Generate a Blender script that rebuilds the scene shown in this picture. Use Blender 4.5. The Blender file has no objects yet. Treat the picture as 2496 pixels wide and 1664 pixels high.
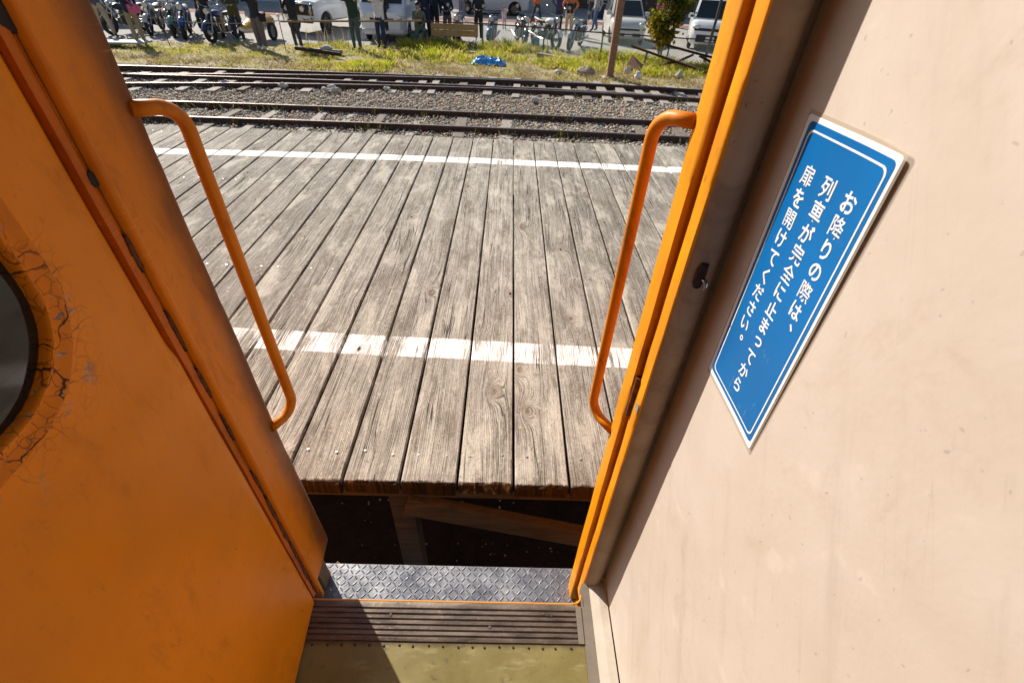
import bpy, bmesh, math, random
import numpy as np
from mathutils import Vector, Matrix, noise as mnoise

R = math.radians
sc = bpy.context.scene
col = sc.collection
random.seed(7)
rng = np.random.default_rng(11)

# ------------------------------------------------------------------ camera
CZ = 2.75                       # camera height above the ground of the yard
cam_d = bpy.data.cameras.new('camera')
cam = bpy.data.objects.new('camera', cam_d)
col.objects.link(cam)
cam_d.sensor_width = 36.0
cam_d.lens = 16.344
cam_d.clip_start = 0.02
cam_d.clip_end = 600
cam_d.dof.use_dof = True
cam_d.dof.focus_distance = 1.15
cam_d.dof.aperture_fstop = 9.0
cam.matrix_world = Matrix(((0.99917021, -0.03295874, -0.02392916, 0.0),
                           (0.00271208, 0.64005075, -0.76832785, 0.0),
                           (0.04063899, 0.7676254, 0.63960903, CZ),
                           (0, 0, 0, 1)))
sc.camera = cam

# ------------------------------------------------------------------ sky, sun, exposure
SUN_AZ, SUN_EL = R(-39.3), R(33)
world = bpy.data.worlds.new('World')
sc.world = world
world.use_nodes = True
wt = world.node_tree
bg = wt.nodes['Background']
sky = wt.nodes.new('ShaderNodeTexSky')
sky.sky_type = 'NISHITA'
sky.sun_disc = False
sky.sun_elevation = SUN_EL
sky.sun_rotation = SUN_AZ
wt.links.new(sky.outputs[0], bg.inputs[0])
bg.inputs[1].default_value = 0.075
sun_d = bpy.data.lights.new('sun', 'SUN')
sun_d.energy = 5.0
sun_d.angle = R(0.53)
sun_d.color = (1.0, 0.93, 0.82)
sun = bpy.data.objects.new('sun', sun_d)
col.objects.link(sun)
to_sun = Vector((math.sin(SUN_AZ) * math.cos(SUN_EL), math.cos(SUN_AZ) * math.cos(SUN_EL), math.sin(SUN_EL)))
sun.rotation_euler = to_sun.to_track_quat('Z', 'Y').to_euler()
sun.location = (-6, 8, 12)
sc.view_settings.view_transform = 'Standard'
sc.view_settings.look = 'None'
sc.view_settings.exposure = 0.55
sc.view_settings.gamma = 1.0
sc.view_settings.use_curve_mapping = False
sc.cycles.max_bounces = 8
sc.cycles.diffuse_bounces = 5

# ------------------------------------------------------------------ node helpers
def nd(nt, t, ins=None, **props):
    n = nt.nodes.new('ShaderNode' + t)
    for k, v in props.items():
        setattr(n, k, v)
    for k, v in (ins or {}).items():
        s = n.inputs[k]
        if isinstance(v, bpy.types.NodeSocket):
            nt.links.new(v, s)
        else:
            s.default_value = v
    return n
def mth(nt, op, a, b=0.0, c=None, clamp=False):
    ins = {0: a, 1: b}
    if c is not None: ins[2] = c
    return nd(nt, 'Math', ins, operation=op, use_clamp=clamp).outputs[0]
def c4(c):
    return (c[0], c[1], c[2], 1.0) if not isinstance(c, bpy.types.NodeSocket) and len(c) == 3 else c
def mix(nt, fac, a, b, mode='MIX'):
    n = nt.nodes.new('ShaderNodeMix'); n.data_type = 'RGBA'; n.blend_type = mode
    for i, v in ((0, fac), (6, c4(a)), (7, c4(b))):
        if isinstance(v, bpy.types.NodeSocket): nt.links.new(v, n.inputs[i])
        else: n.inputs[i].default_value = v
    return n.outputs[2]
def ramp(nt, fac, stops, interp='LINEAR'):
    n = nt.nodes.new('ShaderNodeValToRGB'); n.color_ramp.interpolation = interp
    e = n.color_ramp.elements
    while len(e) < len(stops): e.new(0.5)
    for k, (p, c) in enumerate(stops):
        e[k].position = p
        e[k].color = c4(c) if not isinstance(c, (int, float)) else (c, c, c, 1)
    nt.links.new(fac, n.inputs[0])
    return n.outputs[0]
def noise(nt, vec, scale, detail=3.0, rough=0.5, dist=0.0):
    return nd(nt, 'TexNoise', {'Vector': vec, 'Scale': scale, 'Detail': detail, 'Roughness': rough, 'Distortion': dist}).outputs[0]
def vscale(nt, vec, s):
    return nd(nt, 'VectorMath', {0: vec, 1: s}, operation='MULTIPLY').outputs[0]
def sstep(nt, x, a, b):
    return nd(nt, 'MapRange', {0: x, 1: a, 2: b, 3: 0.0, 4: 1.0}, interpolation_type='SMOOTHSTEP').outputs[0]
MATS = {}
def newmat(name):
    m = bpy.data.materials.new(name); m.use_nodes = True
    MATS[name] = m
    nt = m.node_tree
    return m, nt, nt.nodes['Principled BSDF']
def finish(nt, b, color=None, rough=None, bump=None, strength=0.3, dist=0.01, metal=None):
    for k, v in (('Base Color', color), ('Roughness', rough), ('Metallic', metal)):
        if v is None: continue
        if isinstance(v, bpy.types.NodeSocket): nt.links.new(v, b.inputs[k])
        else: b.inputs[k].default_value = c4(v) if k == 'Base Color' else v
    if bump is not None:
        bn = nd(nt, 'Bump', {'Height': bump, 'Strength': strength, 'Distance': dist})
        nt.links.new(bn.outputs[0], b.inputs['Normal'])
def simple(name, c, rough=0.6, metal=0.0, var=0.25, scale=9.0, bump=0.0, spec=None, coat=0.0):
    if name in MATS: return MATS[name]
    m, nt, b = newmat(name)
    tc = nd(nt, 'TexCoord').outputs['Object']
    n = noise(nt, tc, scale, 5, 0.6)
    dark = tuple(x * (1 - var) for x in c); lite = tuple(min(1, x * (1 + var * 0.6)) for x in c)
    colr = ramp(nt, n, [(0.3, dark), (0.7, lite)])
    finish(nt, b, colr, rough, n if bump else None, bump, 0.01, metal)
    if coat: b.inputs['Coat Weight'].default_value = coat
    return m

# ------------------------------------------------------------------ mesh helpers
class MB:
    def __init__(s): s.v = []; s.f = []; s.m = []; s.mi = 0
    def add(s, vs, fs, xf=None):
        o = len(s.v)
        s.v += [tuple(xf @ Vector(p)) if xf else tuple(p) for p in vs]
        s.f += [tuple(i + o for i in f) for f in fs]
        s.m += [s.mi] * len(fs)
        return s
    def box(s, x0, x1, y0, y1, z0, z1, xf=None):
        vs = [(x0,y0,z0),(x1,y0,z0),(x1,y1,z0),(x0,y1,z0),(x0,y0,z1),(x1,y0,z1),(x1,y1,z1),(x0,y1,z1)]
        return s.add(vs, [(3,2,1,0),(4,5,6,7),(0,1,5,4),(1,2,6,5),(2,3,7,6),(3,0,4,7)], xf)
    def bar(s, a, b, w, h, up=(0,0,1)):
        a, b = Vector(a), Vector(b); d = (b - a); L = d.length; d.normalize()
        side = d.cross(Vector(up))
        if side.length < 1e-4: side = d.cross(Vector((1,0,0)))
        side.normalize(); u = side.cross(d)
        xf = Matrix((side, d, u)).transposed().to_4x4(); xf.translation = a
        return s.box(-w/2, w/2, 0, L, -h/2, h/2, xf)
    def rings(s, rs, caps=True, closed=True):
        n = len(rs[0]); vs = [p for r in rs for p in r]; fs = []
        for i in range(len(rs) - 1):
            for j in range(n if closed else n - 1):
                k = (j + 1) % n
                fs.append((i*n+j, i*n+k, (i+1)*n+k, (i+1)*n+j))
        if caps and closed:
            fs.append(tuple(range(n - 1, -1, -1))); fs.append(tuple((len(rs)-1)*n + j for j in range(n)))
        return s.add(vs, fs)
    def tube(s, pts, r, seg=8, caps=True, closed=False):
        pts = [Vector(p) for p in pts]; n = len(pts)
        rad = r if isinstance(r, (list, tuple)) else [r] * n
        rs = []; prev = None
        for i, p in enumerate(pts):
            if closed: t = pts[(i+1) % n] - pts[i-1]
            else: t = pts[min(i+1, n-1)] - pts[max(i-1, 0)]
            t.normalize()
            if prev is None:
                a = t.cross(Vector((0,0,1)))
                if a.length < 0.05: a = t.cross(Vector((0,1,0)))
            else: a = prev - t * prev.dot(t)
            a.normalize(); prev = a; b = t.cross(a)
            rs.append([tuple(p + (a*math.cos(q) + b*math.sin(q)) * rad[i]) for q in (2*math.pi*k/seg for k in range(seg))])
        if closed: rs.append(rs[0]); caps = False
        return s.rings(rs, caps)
    def sphere(s, c, r, seg=10, rng_=6, xf=None):
        c = Vector(c); r = r if isinstance(r, (list, tuple)) else (r, r, r)
        rs = []
        for i in range(rng_ + 1):
            t = math.pi * min(max(i / rng_, 0.02), 0.98)
            rs.append([(c.x + r[0]*math.sin(t)*math.cos(q), c.y + r[1]*math.sin(t)*math.sin(q), c.z + r[2]*math.cos(t)) for q in (-2*math.pi*k/seg for k in range(seg))])
        if xf: rs = [[tuple(xf @ Vector(p)) for p in r_] for r_ in rs]
        return s.rings(rs)
    def torus(s, c, Rr, r, axis='Y', seg=24, rs_=8, sy=1.0):
        c = Vector(c); pts = []
        rr = []
        for i in range(seg):
            a = 2*math.pi*i/seg
            ring = []
            for j in range(rs_):
                q = 2*math.pi*j/rs_
                rad = Rr + r*math.cos(q); h = r*sy*math.sin(q)
                p = {'Y': (rad*math.cos(a), h, rad*math.sin(a)), 'X': (h, rad*math.cos(a), rad*math.sin(a)), 'Z': (rad*math.cos(a), rad*math.sin(a), h)}[axis]
                ring.append(tuple(c + Vector(p)))
            rr.append(ring)
        rr.append(rr[0])
        return s.rings(rr, False)
    def disc(s, c, r, h, axis='Z', seg=16):
        c = Vector(c); d = {'X': Vector((1,0,0)), 'Y': Vector((0,1,0)), 'Z': Vector((0,0,1))}[axis]
        return s.tube([c - d*h/2, c + d*h/2], r, seg)
    def mesh(s, name):
        me = bpy.data.meshes.new(name); me.from_pydata(s.v, [], s.f)
        if any(s.m): me.polygons.foreach_set('material_index', s.m)
        me.update(); return me
    def build(s, name, mats, parent=None, smooth=None, bevel=0.0, fix=True):
        me = s.mesh(name)
        if fix or bevel:
            bm = bmesh.new(); bm.from_mesh(me)
            bmesh.ops.recalc_face_normals(bm, faces=bm.faces)
            if bevel:
                ed = [e for e in bm.edges if len(e.link_faces) == 2 and e.calc_face_angle(0) > 0.5]
                bmesh.ops.bevel(bm, geom=ed, offset=bevel, segments=2, affect='EDGES', profile=0.6)
            bm.to_mesh(me); bm.free()
        return link(name, me, mats, parent, smooth)
def link(name, me, mats, parent=None, smooth=None):
    if not isinstance(mats, (list, tuple)): mats = [mats]
    if not me.materials:
        for m in mats: me.materials.append(m)
    if smooth is not None:
        me.polygons.foreach_set('use_smooth', [True] * len(me.polygons))
        if smooth < 3: me.set_sharp_from_angle(angle=smooth)
    o = bpy.data.objects.new(name, me); col.objects.link(o)
    if parent: o.parent = parent
    return o
def tag(o, label=None, cat=None, group=None, kind=None):
    if label: o['label'] = label
    if cat: o['category'] = cat
    if group: o['group'] = group
    if kind: o['kind'] = kind
    return o
def thing(name, label, cat, loc=(0,0,0), rz=0.0, group=None):
    o = bpy.data.objects.new(name, None); col.objects.link(o)
    o.location = loc; o.rotation_euler = (0, 0, rz); o.empty_display_size = 0.1
    return tag(o, label, cat, group)
def arc(cx, cy, r, a0, a1, n):
    return [(cx + r*math.cos(R(a0 + (a1-a0)*k/n)), cy + r*math.sin(R(a0 + (a1-a0)*k/n))) for k in range(n + 1)]
def extrude_z(mb, poly, z0, z1, nz=1, closed=True):
    mb.rings([[(x, y, z0 + (z1-z0)*k/nz) for x, y in poly] for k in range(nz + 1)], closed, closed)

# ------------------------------------------------------------------ main materials
def orange_mat(name, dirt=0.5, chips=0.5, base=(0.80, 0.215, 0.002), cracks=None, grime=None):
    m, nt, b = newmat(name)
    P = nd(nt, 'NewGeometry').outputs['Position']
    big = noise(nt, P, 3.5, 4, 0.6)
    c = ramp(nt, big, [(0.3, tuple(x*0.80 for x in base)), (0.7, base)])
    sm = noise(nt, vscale(nt, P, (1, 1, 0.55)), 7.0, 7, 0.68, 0.4)
    c = mix(nt, mth(nt, 'MULTIPLY', sstep(nt, sm, 0.52, 0.78), dirt), c, (0.20, 0.055, 0.012))
    fine = noise(nt, P, 85.0, 4, 0.7)
    c = mix(nt, mth(nt, 'MULTIPLY', sstep(nt, fine, 0.60, 0.72), 0.35*dirt), c, (0.10, 0.035, 0.012))
    # hairline scratches
    wv = noise(nt, vscale(nt, P, (30, 60, 2.2)), 1.0, 0, 0.5, 0.0)
    lin = mth(nt, 'ABSOLUTE', mth(nt, 'SUBTRACT', wv, 0.5))
    msk = mth(nt, 'MULTIPLY', sstep(nt, lin, 0.012, 0.0), sstep(nt, noise(nt, P, 6.0, 2), 0.60, 0.68))
    c = mix(nt, mth(nt, 'MULTIPLY', msk, 0.22), c, (0.12, 0.04, 0.015))
    smr = noise(nt, vscale(nt, P, (1, 1, 0.4)), 26.0, 6, 0.72, 0.5)
    c = mix(nt, mth(nt, 'MULTIPLY', sstep(nt, smr, 0.55, 0.72), 0.45*dirt), c, (0.22, 0.065, 0.015))
    nk = noise(nt, vscale(nt, P, (50, 50, 16)), 1.0, 1, 0.5, 1.2)
    c = mix(nt, mth(nt, 'MULTIPLY', sstep(nt, nk, 0.80, 0.82), 0.8), c, (0.035, 0.018, 0.010))
    ch = noise(nt, P, 34.0, 5, 0.62, 0.6)
    chm = mth(nt, 'MULTIPLY', sstep(nt, ch, 0.735, 0.75), chips)
    c = mix(nt, chm, c, (0.030, 0.022, 0.018))
    h = mth(nt, 'ADD', mth(nt, 'MULTIPLY', fine, 0.25), mth(nt, 'MULTIPLY', chm, -1.2))
    h = mth(nt, 'ADD', h, mth(nt, 'MULTIPLY', big, 2.0))
    if cracks is not None:        # old putty breaking up around the window
        cy, cz, r0, r1 = cracks
        sx = nd(nt, 'SeparateXYZ', {0: P})
        dy = mth(nt, 'SUBTRACT', sx.outputs[1], cy); dz = mth(nt, 'SUBTRACT', sx.outputs[2], cz)
        d = mth(nt, 'SQRT', mth(nt, 'ADD', mth(nt, 'MULTIPLY', dy, dy), mth(nt, 'MULTIPLY', dz, dz)))
        near = sstep(nt, mth(nt, 'ADD', d, mth(nt, 'MULTIPLY', noise(nt, P, 14, 3), 0.10)), r1, r0)
        wp = nd(nt, 'VectorMath', {0: P, 1: vscale(nt, nd(nt, 'TexNoise', {'Vector': P, 'Scale': 30.0, 'Detail': 4.0}).outputs[1], (0.03, 0.03, 0.03))}, operation='ADD').outputs[0]
        vd = nd(nt, 'TexVoronoi', {'Vector': wp, 'Scale': 17.0}, feature='DISTANCE_TO_EDGE').outputs[0]
        vd2 = nd(nt, 'TexVoronoi', {'Vector': wp, 'Scale': 60.0}, feature='DISTANCE_TO_EDGE').outputs[0]
        cr = mth(nt, 'MAXIMUM', sstep(nt, vd, 0.020, 0.005), mth(nt, 'MULTIPLY', sstep(nt, vd2, 0.05, 0.015), 0.5))
        cr = mth(nt, 'MULTIPLY', mth(nt, 'MULTIPLY', cr, near), sstep(nt, noise(nt, P, 19, 3), 0.36, 0.52))
        peel = mth(nt, 'MULTIPLY', sstep(nt, noise(nt, P, 33, 5, 0.6, 0.5), 0.60, 0.63), near)
        c = mix(nt, peel, c, mix(nt, sstep(nt, noise(nt, P, 120, 3), 0.45, 0.6), (0.20, 0.17, 0.15), (0.45, 0.36, 0.27)))
        c = mix(nt, cr, c, (0.055, 0.018, 0.008))
        h = mth(nt, 'SUBTRACT', h, mth(nt, 'MULTIPLY', mth(nt, 'MAXIMUM', cr, peel), 3.0))
    if grime is not None:         # hand-worn grime along the outer corner
        y0, y1, k = grime
        sx = nd(nt, 'SeparateXYZ', {0: P})
        g = mth(nt, 'ADD', sx.outputs[1], mth(nt, 'MULTIPLY', mth(nt, 'SUBTRACT', noise(nt, vscale(nt, P, (1, 1, 0.35)), 12, 4, 0.6), 0.5), 0.11))
        c = mix(nt, mth(nt, 'MULTIPLY', sstep(nt, g, y0, y1), k), c, (0.075, 0.030, 0.014))
    ls = noise(nt, vscale(nt, P, (6, 2.0, 75)), 1.0, 0, 0.5, 0.0)
    lsm = mth(nt, 'MULTIPLY', sstep(nt, mth(nt, 'ABSOLUTE', mth(nt, 'SUBTRACT', ls, 0.5)), 0.016, 0.0), sstep(nt, noise(nt, P, 4.5, 3), 0.57, 0.66))
    c = mix(nt, mth(nt, 'MULTIPLY', lsm, 0.35), c, (0.90, 0.36, 0.06))
    rgh = ramp(nt, sm, [(0.3, 0.34), (0.75, 0.60)])
    finish(nt, b, c, rgh, h, 0.22, 0.004)
    b.inputs['Specular IOR Level'].default_value = 0.28
    return m
ORANGE = orange_mat('orange_paint', 0.45, 0.7, base=(0.82, 0.235, 0.001))
ORANGE_RIB_LIT = orange_mat('orange_rib_sunlit', 0.55, 1.0, base=(0.90, 0.33, 0.002))  # sunlight painted in: lighter, yellower copy of the same orange
ORANGE_LEAF = orange_mat('orange_door_paint', 0.50, 0.35, base=(0.86, 0.262, 0.001), cracks=(0.32, CZ - 0.30, 0.135, 0.225))
ORANGE_JAMB = orange_mat('orange_jamb_paint', 0.80, 0.5, base=(0.82, 0.240, 0.001), grime=(0.610, 0.690, 0.85))
ORANGE_RAIL = orange_mat('orange_handrail_paint', 0.95, 1.0, base=(0.80, 0.245, 0.002))

def rust_mat(name, a=(0.030, 0.016, 0.010), b2=(0.16, 0.055, 0.022), sc_=30, rough=0.85, top=None):
    m, nt, b = newmat(name)
    P = nd(nt, 'NewGeometry').outputs['Position']
    n = noise(nt, P, sc_, 6, 0.7)
    c = ramp(nt, n, [(0.3, a), (0.7, b2)])
    finish(nt, b, c, rough, n, 0.4, 0.01)
    return m
RUST = rust_mat('rust')
DARKRUST = rust_mat('dark_rust', (0.018, 0.012, 0.010), (0.075, 0.030, 0.016), 45)

def wall_mat(name, base, warm, dirt=0.6, lit=1.0):
    m, nt, b = newmat(name)
    P = nd(nt, 'NewGeometry').outputs['Position']
    big = noise(nt, P, 3.2, 5, 0.62, 0.3)
    c = ramp(nt, big, [(0.28, warm), (0.62, base)])
    diag = nd(nt, 'VectorRotate', {'Vector': P, 'Angle': R(38)}, rotation_type='X_AXIS').outputs[0]
    st = noise(nt, vscale(nt, diag, (4, 26, 3.2)), 1.0, 5, 0.65)
    c = mix(nt, mth(nt, 'MULTIPLY', sstep(nt, st, 0.52, 0.72), 0.38*dirt), c, tuple(x*0.66 for x in warm))
    blot = noise(nt, P, 11, 6, 0.7, 0.5)
    c = mix(nt, mth(nt, 'MULTIPLY', sstep(nt, blot, 0.54, 0.74), 0.42*dirt), c, tuple(x*y for x, y in zip(warm, (0.70, 0.58, 0.46))))
    pale = noise(nt, vscale(nt, P, (1, 1, 1.3)), 17, 3, 0.5)
    c = mix(nt, mth(nt, 'MULTIPLY', sstep(nt, pale, 0.62, 0.74), 0.40), c, tuple(min(0.9, x*1.15) for x in base))
    spk = noise(nt, P, 120, 2, 0.4)
    c = mix(nt, mth(nt, 'MULTIPLY', sstep(nt, spk, 0.735, 0.77), 0.6*dirt), c, tuple(x*0.42 for x in warm))
    w = noise(nt, vscale(nt, diag, (20, 70, 2.6)), 1.0, 0, 0.5, 0.0)
    lin = mth(nt, 'MULTIPLY', sstep(nt, mth(nt, 'ABSOLUTE', mth(nt, 'SUBTRACT', w, 0.5)), 0.008, 0.0), sstep(nt, noise(nt, P, 7, 2), 0.58, 0.66))
    c = mix(nt, mth(nt, 'MULTIPLY', lin, 0.20), c, tuple(x*0.5 for x in warm))
    finish(nt, b, c, 0.62, mth(nt, 'ADD', big, mth(nt, 'MULTIPLY', noise(nt, P, 160, 3), 0.12)), 0.20, 0.006)
    return m
WALL = wall_mat('beige_wall_paint', (0.610, 0.525, 0.455), (0.540, 0.442, 0.358))
JAMB_BROWN = wall_mat('brown_jamb_paint', (0.44, 0.32, 0.225), (0.26, 0.17, 0.11), 1.0)
CREAM = simple('cream_interior_paint', (0.62, 0.55, 0.45), 0.6, 0, 0.12, 4)
DARK = simple('black_rubber', (0.012, 0.011, 0.010), 0.7, 0, 0.3, 20)
STEEL = simple('worn_steel', (0.42, 0.41, 0.40), 0.32, 1.0, 0.3, 30)

# ------------------------------------------------------------------ the rail car (floor 1.42 m below the lens)
FZ = CZ - 1.42
def Zc(z): return CZ + z
car = thing('rail_car', 'orange and beige rail car seen from inside its open doorway', 'rail car', (0, 0.69, FZ))
def cpart(mb, name, mats, parent=None, **k):
    o = mb.build(name, mats, None, **k)
    p = parent or car
    o.parent = p
    bpy.context.view_layer.update()
    o.matrix_parent_inverse = p.matrix_world.inverted()
    return o
bpy.context.view_layer.update()
ROOF = FZ + 2.25
HEAD = FZ + 1.88
# right-hand bulkhead, its skirting and the seam between them
mb = MB(); mb.box(0.330, 0.40, -1.92, 0.612, FZ + 0.018, ROOF); wall = cpart(mb, 'bulkhead_wall', WALL)
mb = MB()
prof = [(0.282, FZ + 0.001), (0.290, FZ + 0.010), (0.305, FZ + 0.015), (0.3265, FZ + 0.017), (0.3265, FZ - 0.05), (0.282, FZ - 0.05)]
mb.rings([[(x, y, z) for x, z in prof] for y in (-1.92, 0.6045)], True)
cpart(mb, 'skirting', wall_mat('skirting_paint', (0.47, 0.42, 0.36), (0.36, 0.28, 0.20), 1.1))
# right-hand jamb: two orange ribs with a groove, then the dull brown post
def vrough(poly, z0, z1, nz, amp, mb):
    rs = []
    for k in range(nz + 1):
        z = z0 + (z1 - z0) * k / nz
        rs.append([(x + amp*mnoise.noise((i*3.1, z*9, 1)), y + amp*mnoise.noise((i*2.3, z*11, 7)), z) for i, (x, y) in enumerate(poly)])
    mb.rings(rs, True)
zb = Zc(-1.655)
mb = MB()
rib = [(0.300, 0.692), (0.2600, 0.692), (0.2572, 0.689), (0.2570, 0.650), (0.2582, 0.6445), (0.2605, 0.643), (0.300, 0.643)]
vrough(rib, zb, HEAD + 0.3, 220, 0.0011, mb)
cpart(mb, 'outer_door_rib', ORANGE_RIB_LIT, smooth=R(35))
mb = MB()
rib = [(0.305, 0.634), (0.2700, 0.634), (0.2682, 0.632), (0.2680, 0.606), (0.2692, 0.6015), (0.2720, 0.6005), (0.305, 0.602)]
vrough(rib, Zc(-1.53), HEAD + 0.3, 220, 0.0011, mb)
cpart(mb, 'inner_door_rib', ORANGE_RIB_LIT, smooth=R(35))
mb = MB(); vrough([(0.290, 0.645), (0.2735, 0.644), (0.2735, 0.633), (0.290, 0.632)], Zc(-1.60), HEAD + 0.3, 60, 0.0006, mb)
groove_shade_m = orange_mat('orange_groove_shade', 0.95, 1.0, base=(0.55, 0.12, 0.006))  # shade of the recess painted in as a darker orange
cpart(mb, 'rib_groove', groove_shade_m)
mb = MB()
poly = [(0.2715, 0.6030), (0.2745, 0.5965), (0.284, 0.5915), (0.296, 0.5895), (0.307, 0.5918), (0.315, 0.599), (0.3205, 0.609), (0.323, 0.614), (0.332, 0.614), (0.36, 0.615), (0.36, 0.64), (0.31, 0.66), (0.2900, 0.642), (0.2715, 0.62)]
vrough(poly, FZ + 0.0015, ROOF, 40, 0.0007, mb)
post = cpart(mb, 'door_post', JAMB_BROWN, smooth=R(60))
# keyhole plate with its bent wire hook on the post, and the broken striker between the ribs
mb = MB(); rs = []
pl = [(0.0, 0.020), (0.006, 0.018), (0.009, 0.010), (0.009, -0.012), (0.006, -0.020), (0, -0.022), (-0.006, -0.020), (-0.009, -0.012), (-0.009, 0.010), (-0.006, 0.018)]
rs = [[(0.2905 + a*0.85, yy, Zc(-0.352) + b*1.05) for a, b in pl] for yy in (0.5915, 0.5872)]
mb.rings(rs); plate = cpart(mb, 'keyhole_plate', DARKRUST, bevel=0.0006)
mb = MB(); mb.tube([(0.293, 0.5895, Zc(-0.359)), (0.2925, 0.575, Zc(-0.354)), (0.293, 0.571, Zc(-0.360)), (0.2945, 0.573, Zc(-0.367))], 0.0016, 6)
mb.tube([(0.299, 0.5895, Zc(-0.359)), (0.2995, 0.576, Zc(-0.357)), (0.298, 0.573, Zc(-0.364))], 0.0014, 6)
cpart(mb, 'wire_hook', STEEL, plate, smooth=1.0)
mb = MB(); mb.disc((0.2945, 0.5870, Zc(-0.334)), 0.0028, 0.003, 'Y', 10); cpart(mb, 'screw', DARKRUST, plate)
mb = MB(); mb.tube([(0.2660, 0.6385, Zc(-0.610)), (0.2660, 0.6385, Zc(-0.715))], 0.0060, 12)
cpart(mb, 'striker_bar', rust_mat('striker_rust', (0.03, 0.014, 0.008), (0.30, 0.085, 0.015), 60, 0.6), smooth=1.0)
mb = MB(); mb.rings([[(0.2672, 0.604 + a, Zc(-0.664) + b) for a, b in ((0.002, 0.013), (0.012, 0.010), (0.015, -0.004), (0.006, -0.016), (-0.001, -0.010))],
                     [(0.2740, 0.604 + a, Zc(-0.664) + b) for a, b in ((0.002, 0.013), (0.012, 0.010), (0.015, -0.004), (0.006, -0.016), (-0.001, -0.010))]])
cpart(mb, 'bare_metal_patch', simple('bare_patch', (0.30, 0.29, 0.22), 0.6, 0, 0.4, 200))
mb = MB()
for z0, z1 in ((-0.560, -0.568), (-0.70, -0.706)): mb.box(0.3015, 0.3085, 0.5880, 0.5905, Zc(z1), Zc(z0))
# outer skin, header, far end of the vestibule, roof
mb = MB(); mb.box(0.3005, 3.2, 0.655, 0.690, 0.78, ROOF); cpart(mb, 'side_skin', ORANGE)
mb = MB(); mb.box(-3.2, -0.571, 0.650, 0.697, 0.78, ROOF); cpart(mb, 'side_skin', ORANGE)
mb = MB(); mb.box(-0.570, -0.550, 0.655, 0.704, 0.78, Zc(-1.41)); cpart(mb, 'skirt', simple('skirt_paint', (0.20, 0.12, 0.06), 0.7, 0, 0.3, 12))
mb = MB(); mb.box(-0.52, 0.2995, 0.560, 0.686, HEAD, ROOF); cpart(mb, 'door_header', CREAM)
mb = MB(); mb.box(-3.2, 3.2, -1.98, 0.70, ROOF, ROOF + 0.12); cpart(mb, 'roof', CREAM)
mb = MB(); mb.box(-0.64, -0.575, -1.92, 0.60, FZ, ROOF); cpart(mb, 'bulkhead_wall', CREAM)
mb = MB()
for a in ((-0.56, 0.33, FZ, FZ + 0.95), (-0.56, 0.33, FZ + 1.70, ROOF), (-0.56, -0.36, FZ + 0.95, FZ + 1.70), (0.14, 0.33, FZ + 0.95, FZ + 1.70)):
    mb.box(a[0], a[1], -1.98, -1.93, a[2], a[3])
cpart(mb, 'far_side_wall', CREAM)
# floor: olive linoleum, its grey border, the ribbed threshold, the tread plate one step down
m, nt, b = newmat('olive_linoleum')
P = nd(nt, 'NewGeometry').outputs['Position']
n1 = noise(nt, P, 6, 5, 0.6, 0.3); n2 = noise(nt, vscale(nt, P, (1, 3, 1)), 14, 4, 0.6)
c = ramp(nt, n1, [(0.3, (0.155, 0.125, 0.040)), (0.65, (0.245, 0.205, 0.080))])
c = mix(nt, mth(nt, 'MULTIPLY', sstep(nt, n2, 0.55, 0.72), 0.5), c, (0.34, 0.30, 0.15))
c = mix(nt, mth(nt, 'MULTIPLY', sstep(nt, noise(nt, P, 24, 5, 0.65), 0.60, 0.70), 0.7), c, (0.07, 0.055, 0.035))
c = mix(nt, mth(nt, 'MULTIPLY', sstep(nt, noise(nt, P, 150, 2), 0.70, 0.76), 0.6), c, (0.05, 0.04, 0.03))
sy = nd(nt, 'SeparateXYZ', {0: P}).outputs[1]
edge = sstep(nt, mth(nt, 'ADD', sy, mth(nt, 'MULTIPLY', noise(nt, P, 40, 3), 0.02)), 0.435, 0.452)
c = mix(nt, mth(nt, 'MULTIPLY', edge, 0.75), c, (0.06, 0.045, 0.03))
finish(nt, b, c, ramp(nt, n1, [(0.3, 0.30), (0.7, 0.48)]), n1, 0.12, 0.01)
LINO = m
mb = MB(); mb.box(-0.56, 0.2520, -1.92, 0.4405, FZ - 0.05, FZ); cpart(mb, 'linoleum_floor', LINO)
GREYW = wall_mat('worn_floor_border', (0.21, 0.175, 0.14), (0.10, 0.080, 0.062), 1.2)
mb = MB(); mb.box(0.2525, 0.2815, -1.92, 0.5355, FZ - 0.05, FZ + 0.001); mb.box(0.2625, 0.2815, 0.5355, 0.600, FZ - 0.05, FZ + 0.001); cpart(mb, 'floor_border', GREYW)
mb = MB(); mb.box(-0.56, 0.34, -1.92, 0.535, FZ - 0.12, FZ - 0.052); cpart(mb, 'floor_beam', DARKRUST)
mb = MB(); rs = []
ycut = [0.4410]; prof = [(0.4410, FZ - 0.03), (0.4412, FZ + 0.003), (0.4470, FZ + 0.0045)]
y = 0.4505
for k in range(6):
    prof += [(y, FZ + 0.0045), (y + 0.0015, FZ + 0.0006), (y + 0.0042, FZ + 0.0006), (y + 0.0057, FZ + 0.0045)]
    y += 0.01345
prof += [(0.5340, FZ + 0.0045), (0.5385, FZ + 0.0030), (0.5410, FZ - 0.001), (0.5410, FZ - 0.03)]
mb.rings([[(x, py + 0.0004*mnoise.noise((x*7, py*90, 3)), pz) for py, pz in prof] for x in np.linspace(-0.545, 0.236, 50)])
m, nt, b = newmat('threshold_metal')
P = nd(nt, 'NewGeometry').outputs['Position']
n1 = noise(nt, vscale(nt, P, (1, 4, 1)), 9, 5, 0.65)
c = ramp(nt, n1, [(0.28, (0.080, 0.062, 0.050)), (0.7, (0.225, 0.180, 0.145))])
c = mix(nt, mth(nt, 'MULTIPLY', sstep(nt, noise(nt, P, 40, 5, 0.7), 0.58, 0.72), 0.6), c, (0.33, 0.26, 0.20))
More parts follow.
